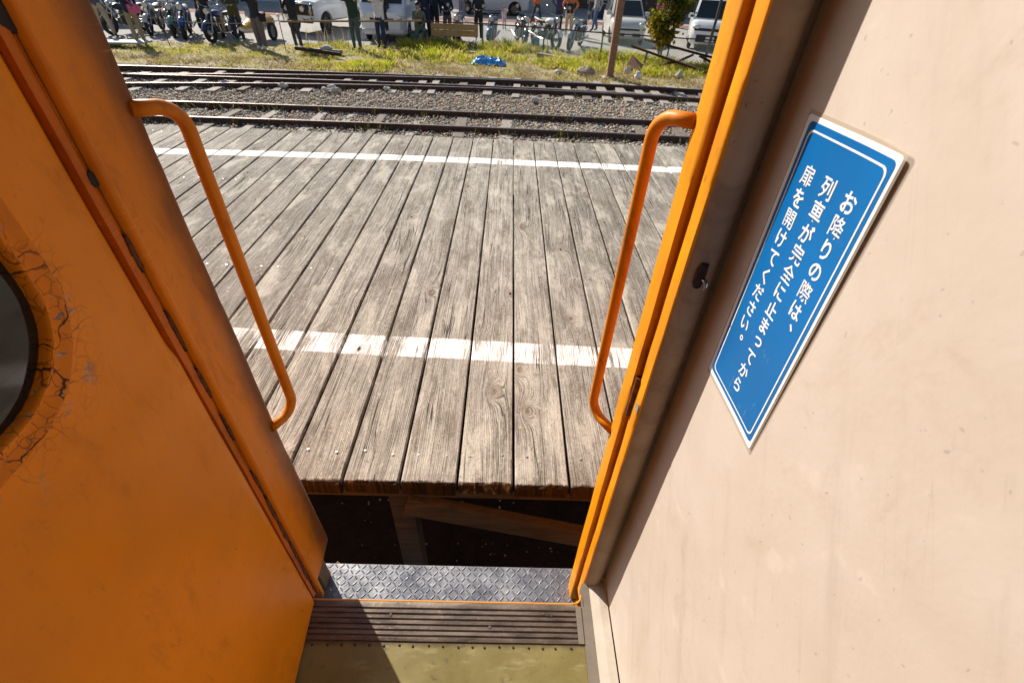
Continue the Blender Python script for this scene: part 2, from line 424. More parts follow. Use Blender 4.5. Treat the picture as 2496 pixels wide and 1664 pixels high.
c = mix(nt, mth(nt, 'MULTIPLY', sstep(nt, noise(nt, P, 180, 2), 0.70, 0.75), 0.8), c, (0.5, 0.42, 0.33))
finish(nt, b, c, ramp(nt, n1, [(0.3, 0.33), (0.7, 0.55)]), noise(nt, P, 90, 4), 0.15, 0.003, 0.45)
THRESH = m
th = cpart(mb, 'ribbed_threshold', THRESH, smooth=R(25))
mb = MB(); mb.box(0.2362, 0.2522, 0.441, 0.535, FZ - 0.03, FZ + 0.0042); cpart(mb, 'threshold_end', GREYW, bevel=0.001)
mb = MB()
mb.tube([(-0.54, 0.5412, FZ + 0.0002), (0.225, 0.5412, FZ + 0.0002), (0.242, 0.5440, FZ + 0.0004), (0.252, 0.552, FZ + 0.001), (0.2565, 0.566, FZ - 0.002)], 0.0030, 8)
cpart(mb, 'painted_edge', orange_mat('worn_yellow_edge', 0.6, 1.0, base=(0.80, 0.30, 0.015)), th)
mb = MB()
for x, yy in ((-0.005, 0.478), (0.166, 0.511), (-0.28, 0.505)):
    mb = MB(); mb.disc((x, yy, FZ + 0.0052), 0.0042, 0.0016, 'Z', 12); cpart(mb, 'screw', THRESH, th)
mb = MB()
for k in range(19): mb.sphere((-0.47 + k*0.038 + random.uniform(-.004, .004), 0.431 + random.uniform(-.0015, .0015), FZ + 0.0008), (0.0034, 0.0034, 0.002), 8, 4)
tag(cpart(mb, 'floor_tacks', DARKRUST, smooth=3), kind='stuff')
# tread plate with raised bars
PZ = Zc(-1.640)
mb = MB(); mb.box(-0.60, 0.275, 0.50, 0.742, PZ - 0.006, PZ)
k = 0
pit = 0.0190
for j in range(13):
    for i in range(47):
        cx, cy = -0.596 + i*pit, 0.506 + j*pit
        if cy > 0.735 or cx > 0.266: continue
        a = R(48) if (i + j) % 2 == 0 else R(-48)
        xf = Matrix.Translation((cx, cy, PZ - 0.0004)) @ Matrix.Rotation(a, 4, 'Z')
        L, w, h = 0.0112, 0.0030, 0.0028
        vs = [(-L, 0, 0), (-L*.45, -w, 0), (L*.45, -w, 0), (L, 0, 0), (L*.45, w, 0), (-L*.45, w, 0), (-L*.6, 0, h), (L*.6, 0, h)]
        mb.add(vs, [(0, 1, 6), (1, 2, 7, 6), (2, 3, 7), (3, 4, 7), (4, 5, 6, 7), (5, 0, 6)], xf)
m, nt, b = newmat('tread_plate_steel')
P = nd(nt, 'NewGeometry').outputs['Position']
n1 = noise(nt, P, 14, 5, 0.65)
c = ramp(nt, n1, [(0.3, (0.20, 0.205, 0.225)), (0.7, (0.35, 0.355, 0.375))])
c = mix(nt, mth(nt, 'MULTIPLY', sstep(nt, noise(nt, P, 30, 5, 0.7), 0.58, 0.70), 0.7), c, (0.16, 0.085, 0.05))
c = mix(nt, mth(nt, 'MULTIPLY', sstep(nt, noise(nt, P, 60, 4, 0.7), 0.60, 0.68), 0.6), c, (0.62, 0.62, 0.62))
finish(nt, b, c, ramp(nt, n1, [(0.3, 0.26), (0.7, 0.5)]), noise(nt, P, 70, 4), 0.3, 0.003, 0.55)
cpart(mb, 'tread_plate', m)
for a_, b_ in (((-0.555, 0.735, PZ - 0.02), (-0.66, 0.80, PZ - 0.30)), ((0.30, 0.72, PZ - 0.02), (0.42, 0.74, PZ - 0.30))):
    mb = MB(); mb.bar(a_, b_, 0.05, 0.012); cpart(mb, 'step_bracket', simple('bracket_paint', (0.30, 0.22, 0.15), 0.6))
mb = MB(); mb.box(-0.60, 0.275, 0.50, 0.74, PZ - 0.05, PZ - 0.008); cpart(mb, 'step_beam', DARKRUST)
mb = MB(); mb.box(-0.56, 0.28, 0.536, 0.545, PZ, FZ - 0.031); cpart(mb, 'step_riser', DARKRUST)
# left-hand jamb: rounded orange panel, bead, groove
mb = MB()
rd = 0.017
outline = [(-0.560, 0.5660), (-0.5095, 0.5660), (-0.5060, 0.572), (-0.5050, 0.585)] + [(-0.505, 0.60 + 0.0078*k) for k in range(11)] + [(a, b_) for a, b_ in arc(-0.505 - rd, 0.680, rd, 8, 90, 8)] + [(-0.57, 0.697)]
zb0 = Zc(-1.405); nz = 110; rs = []
for k in range(nz + 1):
    z = zb0 + (HEAD + 0.3 - zb0) * k / nz
    zr = z - CZ
    fl = 0.016 * max(0.0, (-0.75 - zr) / 0.65) ** 1.6
    ring = []
    for i, (x, yy) in enumerate(outline):
        kx = max(0, (yy - 0.60) / 0.09)
        dz = 0.015 * kx if k == 0 else 0
        dent = 0.0016*mnoise.noise((x*4, yy*20, z*3.0)) + (0.0010*mnoise.noise((1, yy*30, z*26)) if yy > 0.655 else 0)
        ring.append((x + dent, yy + fl*kx + dent*0.6, z + dz))
    rs.append(ring)
mb.rings(rs, True)
cpart(mb, 'jamb_panel', ORANGE_JAMB, smooth=R(50))
mb = MB(); vrough([(-0.5060, 0.566), (-0.4985, 0.5675), (-0.4945, 0.5715), (-0.4945, 0.5765), (-0.4985, 0.5815), (-0.506, 0.583)], Zc(-1.465), HEAD, 120, 0.0007, mb)
cpart(mb, 'jamb_bead', ORANGE, smooth=R(70))
mb = MB(); vrough([(-0.540, 0.5472), (-0.5052, 0.5472), (-0.5042, 0.555), (-0.5052, 0.5600), (-0.54, 0.5608)], Zc(-1.42), HEAD, 120, 0.0012, mb)
m = orange_mat('rusty_groove_paint', 1.2, 1.0, base=(0.62, 0.15, 0.006))
cpart(mb, 'hinge_strip', m)
mb = MB()
for zc, s_ in ((-0.060, 1.5), (-0.232, 0.68), (-0.138, 0.36), (-0.285, 0.34)):
    yy = 0.562 if s_ > 0.6 else 0.552
    pts = [(yy + s_*0.011*math.cos(q)*random.uniform(.6, 1.1), Zc(zc) + s_*0.016*math.sin(q)*random.uniform(.7, 1.1)) for q in np.linspace(0, 6.28, 10)[:-1]]
    mb = MB(); mb.rings([[(-0.5085, a, c_) for a, c_ in pts], [(-0.5035 if s_ > .6 else -0.5064, a, c_) for a, c_ in pts]])
    cpart(mb, 'rubber_scrap', DARK)
SCALE = rust_mat('rust_scale', (0.020, 0.010, 0.007), (0.19, 0.060, 0.018), 90, 0.9)
for zc, L, w in ((-0.335, .035, .004), (-0.47, .05, .0035), (-0.585, .04, .004), (-0.70, .05, .003), (-0.88, .045, .004), (-0.985, .06, .006), (-1.085, .055, .007), (-1.18, .06, .006), (-1.29, .07, .007), (-1.385, .045, .005)):
    n = 26; pts = []
    for k in range(n):
        q = 2*math.pi*k/n; j = 1 + .75*mnoise.noise((k*1.7, zc*40, 3))
        pts.append((0.5628 + w*math.cos(q)*j, Zc(zc) + L*math.sin(q)*(.8 + .3*mnoise.noise((k*2.9, zc*20, 8)))))
    mb = MB(); mb.rings([[(-0.520, a, c_) for a, c_ in pts], [(-0.5028 + .0012*mnoise.noise((a*300, c_*90, 1)), a, c_) for a, c_ in pts]])
    cpart(mb, 'rust_scale', SCALE)
# the door leaf, swung in against the left side
HY = 0.5455
leaf_xf = Matrix.Translation((-0.505, HY, 0)) @ Matrix.Rotation(R(4.2), 4, 'Z')   # local: -y runs into the car
gy = list(np.linspace(0.0, -0.74, 50)); gz = list(np.linspace(FZ + 0.008, HEAD - 0.01, 110))
WY0, WY1, WZ0, WZ1, WR = -0.1405, -0.62, Zc(-0.386), Zc(0.30), 0.11   # clear glass opening
def in_win(yy, z, g):
    y0, y1, z0, z1, r = WY0 + g, WY1 - g, WZ0 - g, WZ1 + g, WR + g
    cy = min(max(yy, y1 + r), y0 - r); cz = min(max(z, z0 + r), z1 - r)
    return (yy - cy)**2 + (z - cz)**2 < r*r
def belt(z):
    t = (Zc(-0.475) - z) / 0.040
    t = min(max(t, 0), 1); return 0.0060 * t*t*(3 - 2*t)
vs, fs = [], []
for z in gz:
    for yy in gy:
        e = max(0.0, (yy + 0.012) / 0.012)
        vs.append((belt(z) + 0.0012*mnoise.noise((yy*5, z*5, 2)) - 0.010*e*e, yy, z))
ny = len(gy)
for i in range(len(gz) - 1):
    for j in range(ny - 1):
        if in_win((gy[j] + gy[j+1])/2, (gz[i] + gz[i+1])/2, 0.018): continue
        a = i*ny + j; fs.append((a, a+1, a+ny+1, a+ny))
mb = MB(); mb.add(vs, fs, leaf_xf)
# back and edges of the leaf
mb.box(-0.036, -0.012, -0.74, -0.64, gz[0], gz[-1], leaf_xf); mb.box(-0.036, -0.012, -0.115, -0.001, gz[0], gz[-1], leaf_xf)
mb.box(-0.036, -0.012, -0.64, -0.115, gz[0], WZ0 - 0.02, leaf_xf); mb.box(-0.036, -0.012, -0.64, -0.115, WZ1 + 0.02, gz[-1], leaf_xf)
leaf = cpart(mb, 'door_leaf', ORANGE_LEAF, smooth=R(40), fix=False)
def rr_loop(g, n=12):
    y0, y1, z0, z1, r = WY0 + g, WY1 - g, WZ0 - g, WZ1 + g, WR + g
    out = []
    for cy, cz, a0 in ((y0 - r, z1 - r, 0), (y1 + r, z1 - r, 90), (y1 + r, z0 + r, 180), (y0 - r, z0 + r, 270)):
        for k in range(n + 1):
            a = R(a0 + 90*k/n); out.append((cy + r*math.cos(a), cz + r*math.sin(a)))
    return out
mb = MB(); rs = []
for g, x in ((0.000, -0.012), (0.000, 0.0045), (0.003, 0.0075), (0.0065, 0.0065), (0.008, 0.0030), (0.018, 0.0050), (0.0215, 0.0085), (0.025, 0.0100), (0.029, 0.0070), (0.032, -0.004)):
    rs.append([tuple(leaf_xf @ Vector((x + 0.0009*mnoise.noise((a*30, c_*30, g*100)), a + 0.0012*mnoise.noise((a*22, c_*22, 5)), c_))) for a, c_ in rr_loop(g)])
mb.rings(rs, False)
cpart(mb, 'window_frame', orange_mat('cracked_frame_paint', 0.6, 0.9, base=(0.82, 0.240, 0.001), cracks=(0.33, CZ - 0.36, 0.13, 0.27)), leaf, smooth=R(50), fix=False)
gm, gnt, gb = newmat('window_glass')
finish(gnt, gb, (0.018, 0.016, 0.013), 0.08)
gb.inputs['Transmission Weight'].default_value = 0.35; gb.inputs['IOR'].default_value = 1.5
gP = nd(gnt, 'NewGeometry').outputs['Position']
gn = noise(gnt, vscale(gnt, gP, (1, 1, 5)), 9, 4, 0.6)
gnt.links.new(ramp(gnt, gn, [(0.35, 0.03), (0.7, 0.16)]), gb.inputs['Roughness'])
mb = MB(); mb.rings([[tuple(leaf_xf @ Vector((x, a, c_))) for a, c_ in rr_loop(0.004)] for x in (-0.010, -0.005)])
cpart(mb, 'window_pane', gm, leaf)
# handrails on the outer skin, either side of the doorway
def handrail(foot, bar, z0, z1, r):
    f, b_ = Vector((foot[0], foot[1], 0)), Vector((bar[0], bar[1], 0))
    pts = []
    def corner(z, s):
        q = []
        for k in range(9):
            a = R(90) * k / 8; rr = 0.040
            d = (b_ - f).normalized(); e = min(rr, (b_ - f).length*0.9)
            q.append(b_ - d*e*(1 - math.sin(a)) + Vector((0, 0, z + s*rr*(1 - math.cos(a)))))
        return q
    top = [f + Vector((0, 0, z1 + 0.004))] + corner(z1, -1)
    bot = [f + Vector((0, 0, z0))] + corner(z0, 1)
    zs = np.linspace(z1 - 0.05, z0 + 0.05, 14)
    mid = [b_ + Vector((0.0006*mnoise.noise((z*7, 1, 1)), 0, z)) for z in zs]
    mb = MB(); mb.tube(top + mid + bot[::-1], r, 12)
    return cpart(mb, 'handrail', ORANGE_RAIL, smooth=3)
handrail((-0.508, 0.676), (-0.4775, 0.737), Zc(-0.838), Zc(-0.184), 0.0108)
handrail((0.262, 0.688), (0.222, 0.752), Zc(-0.828), Zc(-0.172), 0.0108)

# ------------------------------------------------------------------ the blue notice
SW, SH = 0.1600, 0.3690
tilt = R(2.05)
uu = Vector((0, -math.cos(tilt), math.sin(tilt))); vv = Vector((0, -math.sin(tilt), -math.cos(tilt)))
S0 = Vector((0.330, 0.550, Zc(-0.120)))
def slift(u, v):
    t = max(0.0, (u / SW - 0.55) / 0.45); w = 0.35 + 0.65 * max(0, 1 - v / SH)
    return 0.0005 + 0.0034 * t*t * w
sign = thing('notice', 'blue laminated notice with white vertical Japanese lettering on the beige wall', 'sign', S0)
bpy.context.view_layer.update()
def sheet(name, m, u0, v0, u1, v1, rad, lay, th=None, ring=0.0, nu=14, nv=26):
    """rounded rectangle (or a frame of width `ring`) following the curl of the notice"""
    def loop(g):
        out = []
        r = max(rad - g, 0.0005)
        for cx, cy, a0 in ((u1 - g - r, v0 + g + r, -90), (u1 - g - r, v1 - g - r, 0), (u0 + g + r, v1 - g - r, 90), (u0 + g + r, v0 + g + r, 180)):
            for k in range(7):
                a = R(a0 + 15*k); out.append((cx + r*math.cos(a), cy + r*math.sin(a)))
        # subdivide long sides
        res = []
        for i, p in enumerate(out):
            q = out[(i+1) % len(out)]; n = max(1, int(math.hypot(q[0]-p[0], q[1]-p[1]) / 0.010))
            for k in range(n): res.append((p[0] + (q[0]-p[0])*k/n, p[1] + (q[1]-p[1])*k/n))
        return res
    me = bpy.data.meshes.new(name); bm = bmesh.new()
    if ring:
        A = []; B = []
        la = loop(0)
        cu, cv = (u0+u1)/2, (v0+v1)/2
        su, sv = ((u1-u0)/2 - ring)/((u1-u0)/2), ((v1-v0)/2 - ring)/((v1-v0)/2)
        for p in la:
            A.append(bm.verts.new((p[0], p[1], 0))); B.append(bm.verts.new((cu + (p[0]-cu)*su, cv + (p[1]-cv)*sv, 0)))
        for i in range(len(A)): bm.faces.new((A[i], A[i-1], B[i-1], B[i]))
    else:
        f = bm.faces.new([bm.verts.new((p[0], p[1], 0)) for p in loop(0)])
        for k in range(1, 16):
            u = u0 + (u1-u0)*k/16
            bmesh.ops.bisect_plane(bm, geom=bm.verts[:] + bm.edges[:] + bm.faces[:], plane_co=(u, 0, 0), plane_no=(1, 0, 0))
        for k in range(1, 20):
            v = v0 + (v1-v0)*k/20
            bmesh.ops.bisect_plane(bm, geom=bm.verts[:] + bm.edges[:] + bm.faces[:], plane_co=(0, v, 0), plane_no=(0, 1, 0))
    bm.to_mesh(me); bm.free()
    return bend(name, me, m, lay)
def bend(name, me, m, lay):
    for vtx in me.vertices:
        u, v = vtx.co.x, vtx.co.y
        vtx.co = uu*u + vv*v + Vector((-slift(u, v) - lay, 0, 0))
    me.update()
    o = link(name, me, m); o.parent = sign
    return o
def print_mat(name, c, var=0.0):
    m, nt, b = newmat(name)
    P = nd(nt, 'NewGeometry').outputs['Position']
    cc = c
    if var:
        n = noise(nt, vscale(nt, P, (1, 2.2, 1)), 16, 6, 0.7, 0.8)
        big = noise(nt, P, 5, 3)
        cc = ramp(nt, big, [(0.3, tuple(x*0.85 for x in c)), (0.7, tuple(x*1.15 for x in c))])
        cc = mix(nt, mth(nt, 'MULTIPLY', sstep(nt, n, 0.60, 0.76), var), cc, (0.22, 0.42, 0.62))  # pale patches: scratches and painted-in reflection marks
    finish(nt, b, cc, 0.30)
    b.inputs['Specular IOR Level'].default_value = 0.22
    return m
WHITE_P = print_mat('printed_white', (0.86, 0.86, 0.86)); BLUE_P = print_mat('printed_blue', (0.001, 0.142, 0.43), 0.55)
film, fnt, fb = newmat('laminate_film')
finish(fnt, fb, (0.62, 0.52, 0.40), 0.18)
fb.inputs['Alpha'].default_value = 0.45
sheet('laminate_film', film, -0.0035, -0.0040, SW + 0.0030, SH + 0.0060, 0.004, 0.0000)
sheet('white_card', WHITE_P, 0.0, 0.0, SW, SH, 0.004, 0.0004)
sheet('blue_field', BLUE_P, 0.0068, 0.0055, SW - 0.0045, SH - 0.0075, 0.006, 0.0008)
sheet('border_line', WHITE_P, 0.0128, 0.0125, SW - 0.0098, SH - 0.0135, 0.008, 0.0012, ring=0.0020)
def glyph(ch, cu, cv, size):
    cu_d = bpy.data.curves.new('lettering', 'FONT'); cu_d.body = ch; cu_d.size = 1.0
    cu_d.resolution_u = 3
    cu_d.offset = 0.006 if ch in '扉降際開' else 0.012 if ch in '列車完全' else 0.018
    o = bpy.data.objects.new('lettering', cu_d); col.objects.link(o)
    dg = bpy.context.evaluated_depsgraph_get()
    me = bpy.data.meshes.new_from_object(o.evaluated_get(dg))
    bpy.data.objects.remove(o)
    xs = [p.co.x for p in me.vertices]; ys = [p.co.y for p in me.vertices]
    if not xs: return
    big = ch not in '、。っ'
    ax = (min(xs) + max(xs))/2 if big else (min(xs) + max(xs))/2
    ay = (min(ys) + max(ys))/2
    ext = max(max(xs) - min(xs), max(ys) - min(ys))
    k = size / 0.93
    du = dv = 0
    if ch in '、。': du, dv = 0.0055, -0.0055
    if ch == 'っ': du, dv = 0.0015, -0.001
    for p in me.vertices:
        p.co = Vector((cu + du + (p.co.x - ax)*k, cv + dv - (p.co.y - ay)*k, 0))
    bend('lettering', me, WHITE_P, 0.0012)
for text, cu in (('お降りの際は、', 0.1222), ('列車が完全に止まってから', 0.0822), ('扉を開けてください。', 0.0424)):
    for k, ch in enumerate(text): glyph(ch, cu, 0.0540 + 0.02475*k, 0.0218)
# ------------------------------------------------------------------ the timber platform
PLZ = CZ - 1.62
m, nt, b = newmat('weathered_planks')
P = nd(nt, 'NewGeometry').outputs['Position']
rnd = nd(nt, 'ObjectInfo').outputs['Random']
off = nd(nt, 'CombineXYZ', {0: mth(nt, 'MULTIPLY', rnd, 37.0), 1: mth(nt, 'MULTIPLY', rnd, 91.0), 2: mth(nt, 'MULTIPLY', rnd, 13.0)}).outputs[0]
Q = nd(nt, 'VectorMath', {0: nd(nt, 'TexCoord').outputs['Object'], 1: off}, operation='ADD').outputs[0]
sq = nd(nt, 'SeparateXYZ', {0: Q}); qx, qy, qz = sq.outputs
kv = nd(nt, 'TexVoronoi', {'Vector': vscale(nt, Q, (3.4, 1.75, 0.0)), 'Scale': 1.0, 'Randomness': 1.0}, voronoi_dimensions='2D')
kd = kv.outputs['Distance']; kr = nd(nt, 'SeparateColor', {0: kv.outputs['Color']}).outputs[0]
amp = mth(nt, 'MULTIPLY', sstep(nt, kr, 0.42, 0.75), 0.075)
gau = mth(nt, 'EXPONENT', mth(nt, 'MULTIPLY', mth(nt, 'MULTIPLY', kd, kd), -1/(0.105**2)))
gw = mth(nt, 'EXPONENT', mth(nt, 'MULTIPLY', mth(nt, 'MULTIPLY', kd, kd), -1/(0.30**2)))
low = noise(nt, vscale(nt, Q, (4.5, 0.9, 0.0)), 1.0, 2, 0.5)
f = mth(nt, 'ADD', mth(nt, 'ADD', qx, mth(nt, 'MULTIPLY', low, 0.055)), mth(nt, 'ADD', mth(nt, 'MULTIPLY', gau, amp), mth(nt, 'MULTIPLY', gw, mth(nt, 'MULTIPLY', amp, 0.25))))
def streak(fs, ys, det=2.0, rough=0.5):
    v = nd(nt, 'CombineXYZ', {0: mth(nt, 'MULTIPLY', f, fs), 1: mth(nt, 'MULTIPLY', qy, ys), 2: qz}).outputs[0]
    return noise(nt, v, 1.0, det, rough)
s1 = streak(85, 1.2, 2); s2 = streak(240, 3.2, 3, 0.6); s3 = streak(560, 14, 2)
ring = mth(nt, 'SINE', mth(nt, 'ADD', mth(nt, 'MULTIPLY', f, 2*math.pi*118.0), mth(nt, 'MULTIPLY', streak(40, 1.6, 2), 14.0)))
ring = mth(nt, 'MULTIPLY', mth(nt, 'POWER', mth(nt, 'ADD', mth(nt, 'MULTIPLY', ring, 0.5), 0.5), 2.2), sstep(nt, streak(14, 0.8, 2), 0.36, 0.60))
g = mth(nt, 'ADD', mth(nt, 'MULTIPLY', s1, 0.26), mth(nt, 'ADD', mth(nt, 'MULTIPLY', s2, 0.46), mth(nt, 'MULTIPLY', s3, 0.28)))
g = mth(nt, 'SUBTRACT', mth(nt, 'ADD', g, 0.03), mth(nt, 'MULTIPLY', ring, 0.115))
c = ramp(nt, g, [(0.34, (0.080, 0.067, 0.051)), (0.435, (0.198, 0.175, 0.142)), (0.53, (0.350, 0.322, 0.275)), (0.66, (0.57, 0.535, 0.470))])
# per-plank tone and broad blotches
tone = mth(nt, 'ADD', 0.70, mth(nt, 'MULTIPLY', rnd, 0.38))
c = mix(nt, 1.0, c, nd(nt, 'CombineColor', {0: tone, 1: tone, 2: tone}).outputs[0], 'MULTIPLY')
bl = noise(nt, vscale(nt, Q, (7, 2.6, 1)), 1.0, 5, 0.62, 0.4)
c = mix(nt, mth(nt, 'MULTIPLY', sstep(nt, bl, 0.50, 0.66), 0.60), c, (0.58, 0.535, 0.45))
c = mix(nt, mth(nt, 'MULTIPLY', sstep(nt, bl, 0.47, 0.32), 0.62), c, (0.135, 0.108, 0.078))
bl2 = noise(nt, vscale(nt, Q, (26, 9, 1)), 1.0, 5, 0.7, 0.6)
c = mix(nt, mth(nt, 'MULTIPLY', sstep(nt, bl2, 0.54, 0.68), 0.5), c, (0.115, 0.090, 0.062))
c = mix(nt, mth(nt, 'MULTIPLY', sstep(nt, bl2, 0.44, 0.32), 0.42), c, (0.62, 0.57, 0.475))
fl = noise(nt, vscale(nt, Q, (60, 34, 1)), 1.0, 4, 0.68, 0.5)
c = mix(nt, mth(nt, 'MULTIPLY', sstep(nt, fl, 0.60, 0.68), mth(nt, 'MULTIPLY', sstep(nt, noise(nt, vscale(nt, Q, (5, 2.2, 1)), 1.0, 3), 0.42, 0.62), 0.7)), c, (0.70, 0.585, 0.42))
spk = noise(nt, vscale(nt, Q, (170, 75, 1)), 1.0, 4, 0.75)
c = mix(nt, mth(nt, 'MULTIPLY', sstep(nt, spk, 0.55, 0.66), 0.62), c, (0.105, 0.080, 0.055))
c = mix(nt, mth(nt, 'MULTIPLY', sstep(nt, spk, 0.44, 0.33), 0.5), c, (0.66, 0.60, 0.49))
# knots
core = mth(nt, 'MULTIPLY', sstep(nt, mth(nt, 'ADD', kd, mth(nt, 'MULTIPLY', fl, 0.03)), 0.065, 0.030), sstep(nt, kr, 0.5, 0.56))
c = mix(nt, mth(nt, 'MULTIPLY', core, 0.65), c, (0.085, 0.055, 0.034))
halo = mth(nt, 'MULTIPLY', sstep(nt, kd, 0.13, 0.05), sstep(nt, kr, 0.5, 0.56))
c = mix(nt, mth(nt, 'MULTIPLY', halo, 0.35), c, (0.22, 0.155, 0.10))
hole = mth(nt, 'MULTIPLY', sstep(nt, mth(nt, 'ADD', kd, mth(nt, 'MULTIPLY', fl, 0.02)), 0.034, 0.024), sstep(nt, kr, 0.86, 0.88))
c = mix(nt, hole, c, (0.012, 0.009, 0.007))
# drying cracks
cn = streak(26, 0.55, 2, 0.55)
ck = mth(nt, 'MULTIPLY', sstep(nt, mth(nt, 'ABSOLUTE', mth(nt, 'SUBTRACT', cn, 0.5)), 0.010, 0.003), sstep(nt, noise(nt, vscale(nt, Q, (9, 1.3, 1)), 1.0, 2), 0.52, 0.60))
c = mix(nt, mth(nt, 'MULTIPLY', ck, 0.9), c, (0.025, 0.018, 0.013))
# end grain: dark rot near the train side, darkened further to look unlit
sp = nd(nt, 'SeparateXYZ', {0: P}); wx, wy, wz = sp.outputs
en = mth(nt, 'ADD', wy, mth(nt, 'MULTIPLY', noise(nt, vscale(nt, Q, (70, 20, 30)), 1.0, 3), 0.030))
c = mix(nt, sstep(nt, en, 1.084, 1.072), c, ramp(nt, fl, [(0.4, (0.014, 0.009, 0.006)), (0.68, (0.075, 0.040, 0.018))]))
# worn white lines
def line(center, half, wearlo, wearhi):
    d = mth(nt, 'ABSOLUTE', mth(nt, 'SUBTRACT', mth(nt, 'ADD', wy, mth(nt, 'MULTIPLY', mth(nt, 'SUBTRACT', fl, 0.5), 0.018)), center))
    edge = sstep(nt, d, half + 0.004, half - 0.004)
    patch = noise(nt, vscale(nt, Q, (8, 2.5, 1)), 1.0, 3)
    w = mth(nt, 'ADD', mth(nt, 'ADD', g, mth(nt, 'MULTIPLY', mth(nt, 'SUBTRACT', patch, 0.5), 0.75)), mth(nt, 'MULTIPLY', core, -0.25))
    return mth(nt, 'MULTIPLY', edge, sstep(nt, w, wearlo, wearhi))
pc = mth(nt, 'ADD', mth(nt, 'MULTIPLY', wx, -0.031), 1.862)
pc2 = mth(nt, 'ADD', mth(nt, 'MULTIPLY', mth(nt, 'MULTIPLY', wx, wx), -0.0095), 4.785)
wl = mth(nt, 'MAXIMUM', line(pc, 0.079, 0.452, 0.485), line(pc2, 0.079, 0.32, 0.40))
c = mix(nt, mth(nt, 'MULTIPLY', wl, 0.96), c, (0.82, 0.81, 0.78))
hgt = mth(nt, 'ADD', mth(nt, 'MULTIPLY', g, 1.0), mth(nt, 'MULTIPLY', ck, -1.4))
hgt = mth(nt, 'ADD', mth(nt, 'SUBTRACT', hgt, mth(nt, 'MULTIPLY', hole, 2.0)), mth(nt, 'MULTIPLY', fl, 0.15))
finish(nt, b, c, 0.82, hgt, 0.75, 0.006)
b.inputs['Specular IOR Level'].default_value = 0.25
PLANK = m

PY0, PY1 = 1.048, 5.515
plat = thing('station_platform', 'weathered wooden plank platform with two white painted lines', 'platform', (0, (PY0+PY1)/2, 0))
PIT = 0.2262
plank_meshes = []
for var in range(6):
    r_ = random.Random(50 + var)
    mbp = MB(); rs = []
    L = PY1 - PY0; hw = 0.2262/2 - r_.uniform(0.0040, 0.0066)
    ys = [-L/2 + (0.0, 0.012, 0.05, 0.12)[k] for k in range(4)] + list(np.linspace(-L/2 + 0.3, L/2 - 0.05, 12)) + [L/2]
    for k, yy in enumerate(ys):
        wl_, wr_ = -hw + 0.0022*mnoise.noise((yy*2.2, var*3.3, 1)), hw + 0.0022*mnoise.noise((yy*2.2, var*3.3, 8))
        cup = 0.0020*math.sin(var*1.7)
        xs = [wl_, wl_ + 0.004, wl_*0.66, wl_*0.33, 0, wr_*0.33, wr_*0.66, wr_ - 0.004, wr_]
        zt = [-0.006, -0.0008, 0, 0, 0, 0, 0, -0.0008, -0.006]
        ring = []
        for j, (x, z) in enumerate(zip(xs, zt)):
            dz = cup*(1 - (x/hw)**2); dy = 0
            if k == 0: dy = r_.uniform(0, 0.012); dz -= r_.uniform(0.006, 0.020)
            if k == 1: dz -= r_.uniform(0, 0.005); dy = r_.uniform(-.004, .006)
            ring.append((x, yy + dy, z + dz))
        ring += [(wr_ - 0.002, yy + (r_.uniform(0.0, 0.008) if k == 0 else 0), -0.075), (wl_ + 0.002, yy + (r_.uniform(0.0, 0.008) if k == 0 else 0), -0.075)]
        rs.append(ring)
    mbp.rings(rs)
    me = mbp.mesh('plank')
    bm = bmesh.new(); bm.from_mesh(me); bmesh.ops.recalc_face_normals(bm, faces=bm.faces); bm.to_mesh(me); bm.free()
    me.materials.append(PLANK); plank_meshes.append(me)
scr = MB()
n0 = -22
for k in range(n0, 17):
    cx = 0.0697 + PIT*(k + 0.5)
    o = bpy.data.objects.new('plank', plank_meshes[(k*5 + k//3) % 6]); col.objects.link(o)
    o.parent = plat
    o.location = (cx + random.uniform(-.0012, .0012), random.uniform(-.006, .006), PLZ + random.uniform(-.0025, .0025))
    for row in (1.19, 2.62, 4.05, 5.30):
        for dx in (-0.062, 0.058):
            if random.random() < 0.12: continue
            scr.disc((cx + dx + random.uniform(-.01, .01), row - (PY0+PY1)/2 + random.uniform(-.012, .012), PLZ + 0.0008), 0.0048, 0.004, 'Z', 10)
tag(scr.build('screw_heads', simple('screw_head_zinc', (0.62, 0.60, 0.56), 0.35, 0.6, 0.2, 200), plat), kind='stuff')
def timber(name, a, b2, dark=1.0):
    m, nt, b = newmat(name)
    Q = nd(nt, 'TexCoord').outputs['Object']
    n = noise(nt, vscale(nt, Q, (5, 40, 40)), 1.0, 4, 0.6)
    n2 = noise(nt, Q, 5, 4, 0.6)
    cc = ramp(nt, n, [(0.3, a), (0.7, b2)])
    cc = mix(nt, mth(nt, 'MULTIPLY', sstep(nt, n2, 0.5, 0.75), 0.5), cc, tuple(x*0.55 for x in a))
    finish(nt, b, cc, 0.85, n, 0.5, 0.005)
    return m
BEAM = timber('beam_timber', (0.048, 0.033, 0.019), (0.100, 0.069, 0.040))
yo = -(PY0 + PY1)/2
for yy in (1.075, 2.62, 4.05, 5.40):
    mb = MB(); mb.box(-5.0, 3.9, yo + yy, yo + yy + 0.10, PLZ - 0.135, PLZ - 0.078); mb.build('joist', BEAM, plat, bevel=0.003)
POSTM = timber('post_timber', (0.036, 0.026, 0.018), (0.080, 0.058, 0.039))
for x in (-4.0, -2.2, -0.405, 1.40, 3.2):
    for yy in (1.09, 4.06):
        mb = MB(); mb.box(x - 0.05, x + 0.05, yo + yy + 0.0, yo + yy + 0.085, 0.0, PLZ - 0.137); mb.build('post', POSTM, plat, bevel=0.003)
